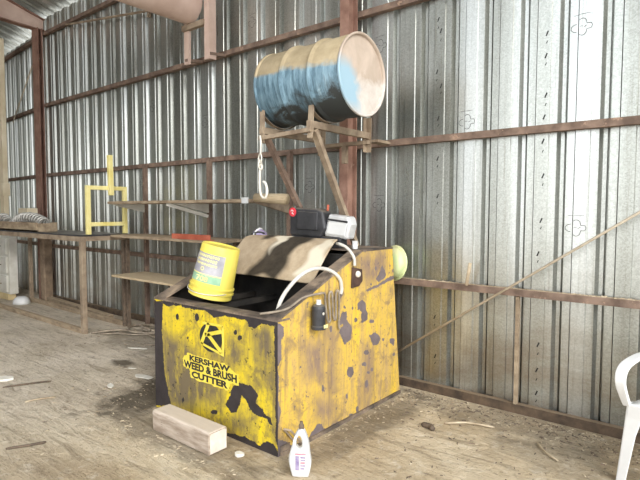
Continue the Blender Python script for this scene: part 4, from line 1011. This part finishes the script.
stick((-4.75, 1.62, .008), (-4.60, 1.95, .008), .007, 'slim dark twig below the white scrap at the left edge')
stick((-1.55, 3.30, .010), (-1.25, 3.45, .012), .008, 'pale twig lying on the dust below the diagonal rod', 'straw')
stick((-1.66, 3.18, .012), (-1.56, 3.14, .02), .020, 'stubby dark twig on the dust right of the tank')
stick((-.95, 3.40, .01), (-.78, 3.22, .012), .007, 'bent pale twig on the dust left of the chair', 'straw')
b = MB()
def chip(x, y, s, z=0.0):
    a = random.uniform(0, PI); l, w = s * random.uniform(.8, 2.6), s * random.uniform(.25, .7); h = s * random.uniform(.2, .5)
    c, sn = math.cos(a), math.sin(a); t = random.uniform(-.3, .3) * l
    pts = [(-l, -w), (l * .8, -w * .7), (l, w * .6), (-l * .7, w)]
    lo = b.verts([(x + px * c - py * sn, y + px * sn + py * c, z) for px, py in pts]); hi = b.verts([(x + .8 * (px * c - py * sn), y + .8 * (px * sn + py * c), z + h + abs(t) * (i % 2)) for i, (px, py) in enumerate(pts)])
    b.face(hi)
    for i in range(4): b.face([lo[i], lo[(i + 1) % 4], hi[(i + 1) % 4], hi[i]])
def inside_tank(x, y): return TX0 - .03 < x < TX1 + .03 and TY0 - .03 < y < 3.7
def scatter(n, fx, fy, smin, smax):
    k = 0
    while k < n:
        x, y = fx(), fy()
        if inside_tank(x, y) or (-3.08 < x < -2.42 and 1.92 < y < 2.11): continue
        chip(x, y, random.uniform(smin, smax)); k += 1
U = random.uniform; Gs = random.gauss
scatter(800, lambda: U(-2.1, .5), lambda: 3.80 - abs(Gs(0, .22)), .002, .007)
scatter(260, lambda: U(-2.1, -.3), lambda: U(2.2, 3.8), .002, .006)
scatter(200, lambda: Gs(-2.75, .45), lambda: 1.93 - abs(Gs(0, .14)), .002, .008)
scatter(140, lambda: TX1 + abs(Gs(0, .10)), lambda: U(2.15, 3.7), .002, .007)
scatter(150, lambda: Gs(-3.75, .35), lambda: Gs(2.1, .35), .002, .008)
scatter(260, lambda: U(-6, -1.3), lambda: U(.9, 3.6), .002, .005)
scatter(240, lambda: U(-5.9, -3.6), lambda: 3.72 - abs(Gs(0, .3)), .003, .009)
lit = b.build('straw_litter', 'straw'); tag(lit, 'loose straw crumbs and chips scattered over the dirty floor', 'litter', kind='stuff')

b = MB()
scatter(420, lambda: U(-2.1, .5), lambda: 3.79 - abs(Gs(0, .20)), .003, .010)
scatter(160, lambda: U(-2.0, -.3), lambda: U(2.4, 3.7), .003, .009)
scatter(150, lambda: U(-6, -3.6), lambda: U(1.4, 3.6), .002, .008)
tag(b.build('leaf_litter', 'stick'), 'dark crumbs of dirt and leaf scattered along the foot of the metal wall', 'litter', kind='stuff')

b = MB()
for _ in range(260): chip(U(-2.05, .6), U(3.822, 3.862), U(.003, .010), .928)
tag(b.build('rail_dust', 'straw'), 'dusty straw bits lying along the top of the lower wall rail', 'litter', kind='stuff')

# ------------------------------------------------------------------ light: open front of the shed, hazy day
w = bpy.data.worlds.new('world'); bpy.context.scene.world = w; w.use_nodes = True
t = w.node_tree; bg = t.nodes['Background']
tc = t.nodes.new('ShaderNodeTexCoord'); sp = t.nodes.new('ShaderNodeSeparateXYZ'); t.links.new(tc.outputs['Generated'], sp.inputs[0])
rp = t.nodes.new('ShaderNodeValToRGB'); t.links.new(sp.outputs[2], rp.inputs[0])
rp.color_ramp.elements[0].position = 0; rp.color_ramp.elements[0].color = (.92, .93, .94, 1)
rp.color_ramp.elements[1].position = .6; rp.color_ramp.elements[1].color = (.78, .88, 1.0, 1)
t.links.new(rp.outputs[0], bg.inputs[0]); bg.inputs[1].default_value = 3.0
sun = bpy.data.lights.new('sun', 'SUN'); sun.energy = 2.4; sun.angle = math.radians(26); sun.color = (1, .95, .86)
so = bpy.data.objects.new('sun', sun); C.objects.link(so)
dirn = V((-.80, .42, -.50)).normalized(); so.rotation_euler = dirn.to_track_quat('-Z', 'Y').to_euler()
vs = bpy.context.scene.view_settings
vs.view_transform = 'Standard'; vs.look = 'None'; vs.gamma = 1; vs.exposure = 0.05
bpy.context.scene.cycles.use_denoising = True
bpy.context.scene.cycles.max_bounces = 6
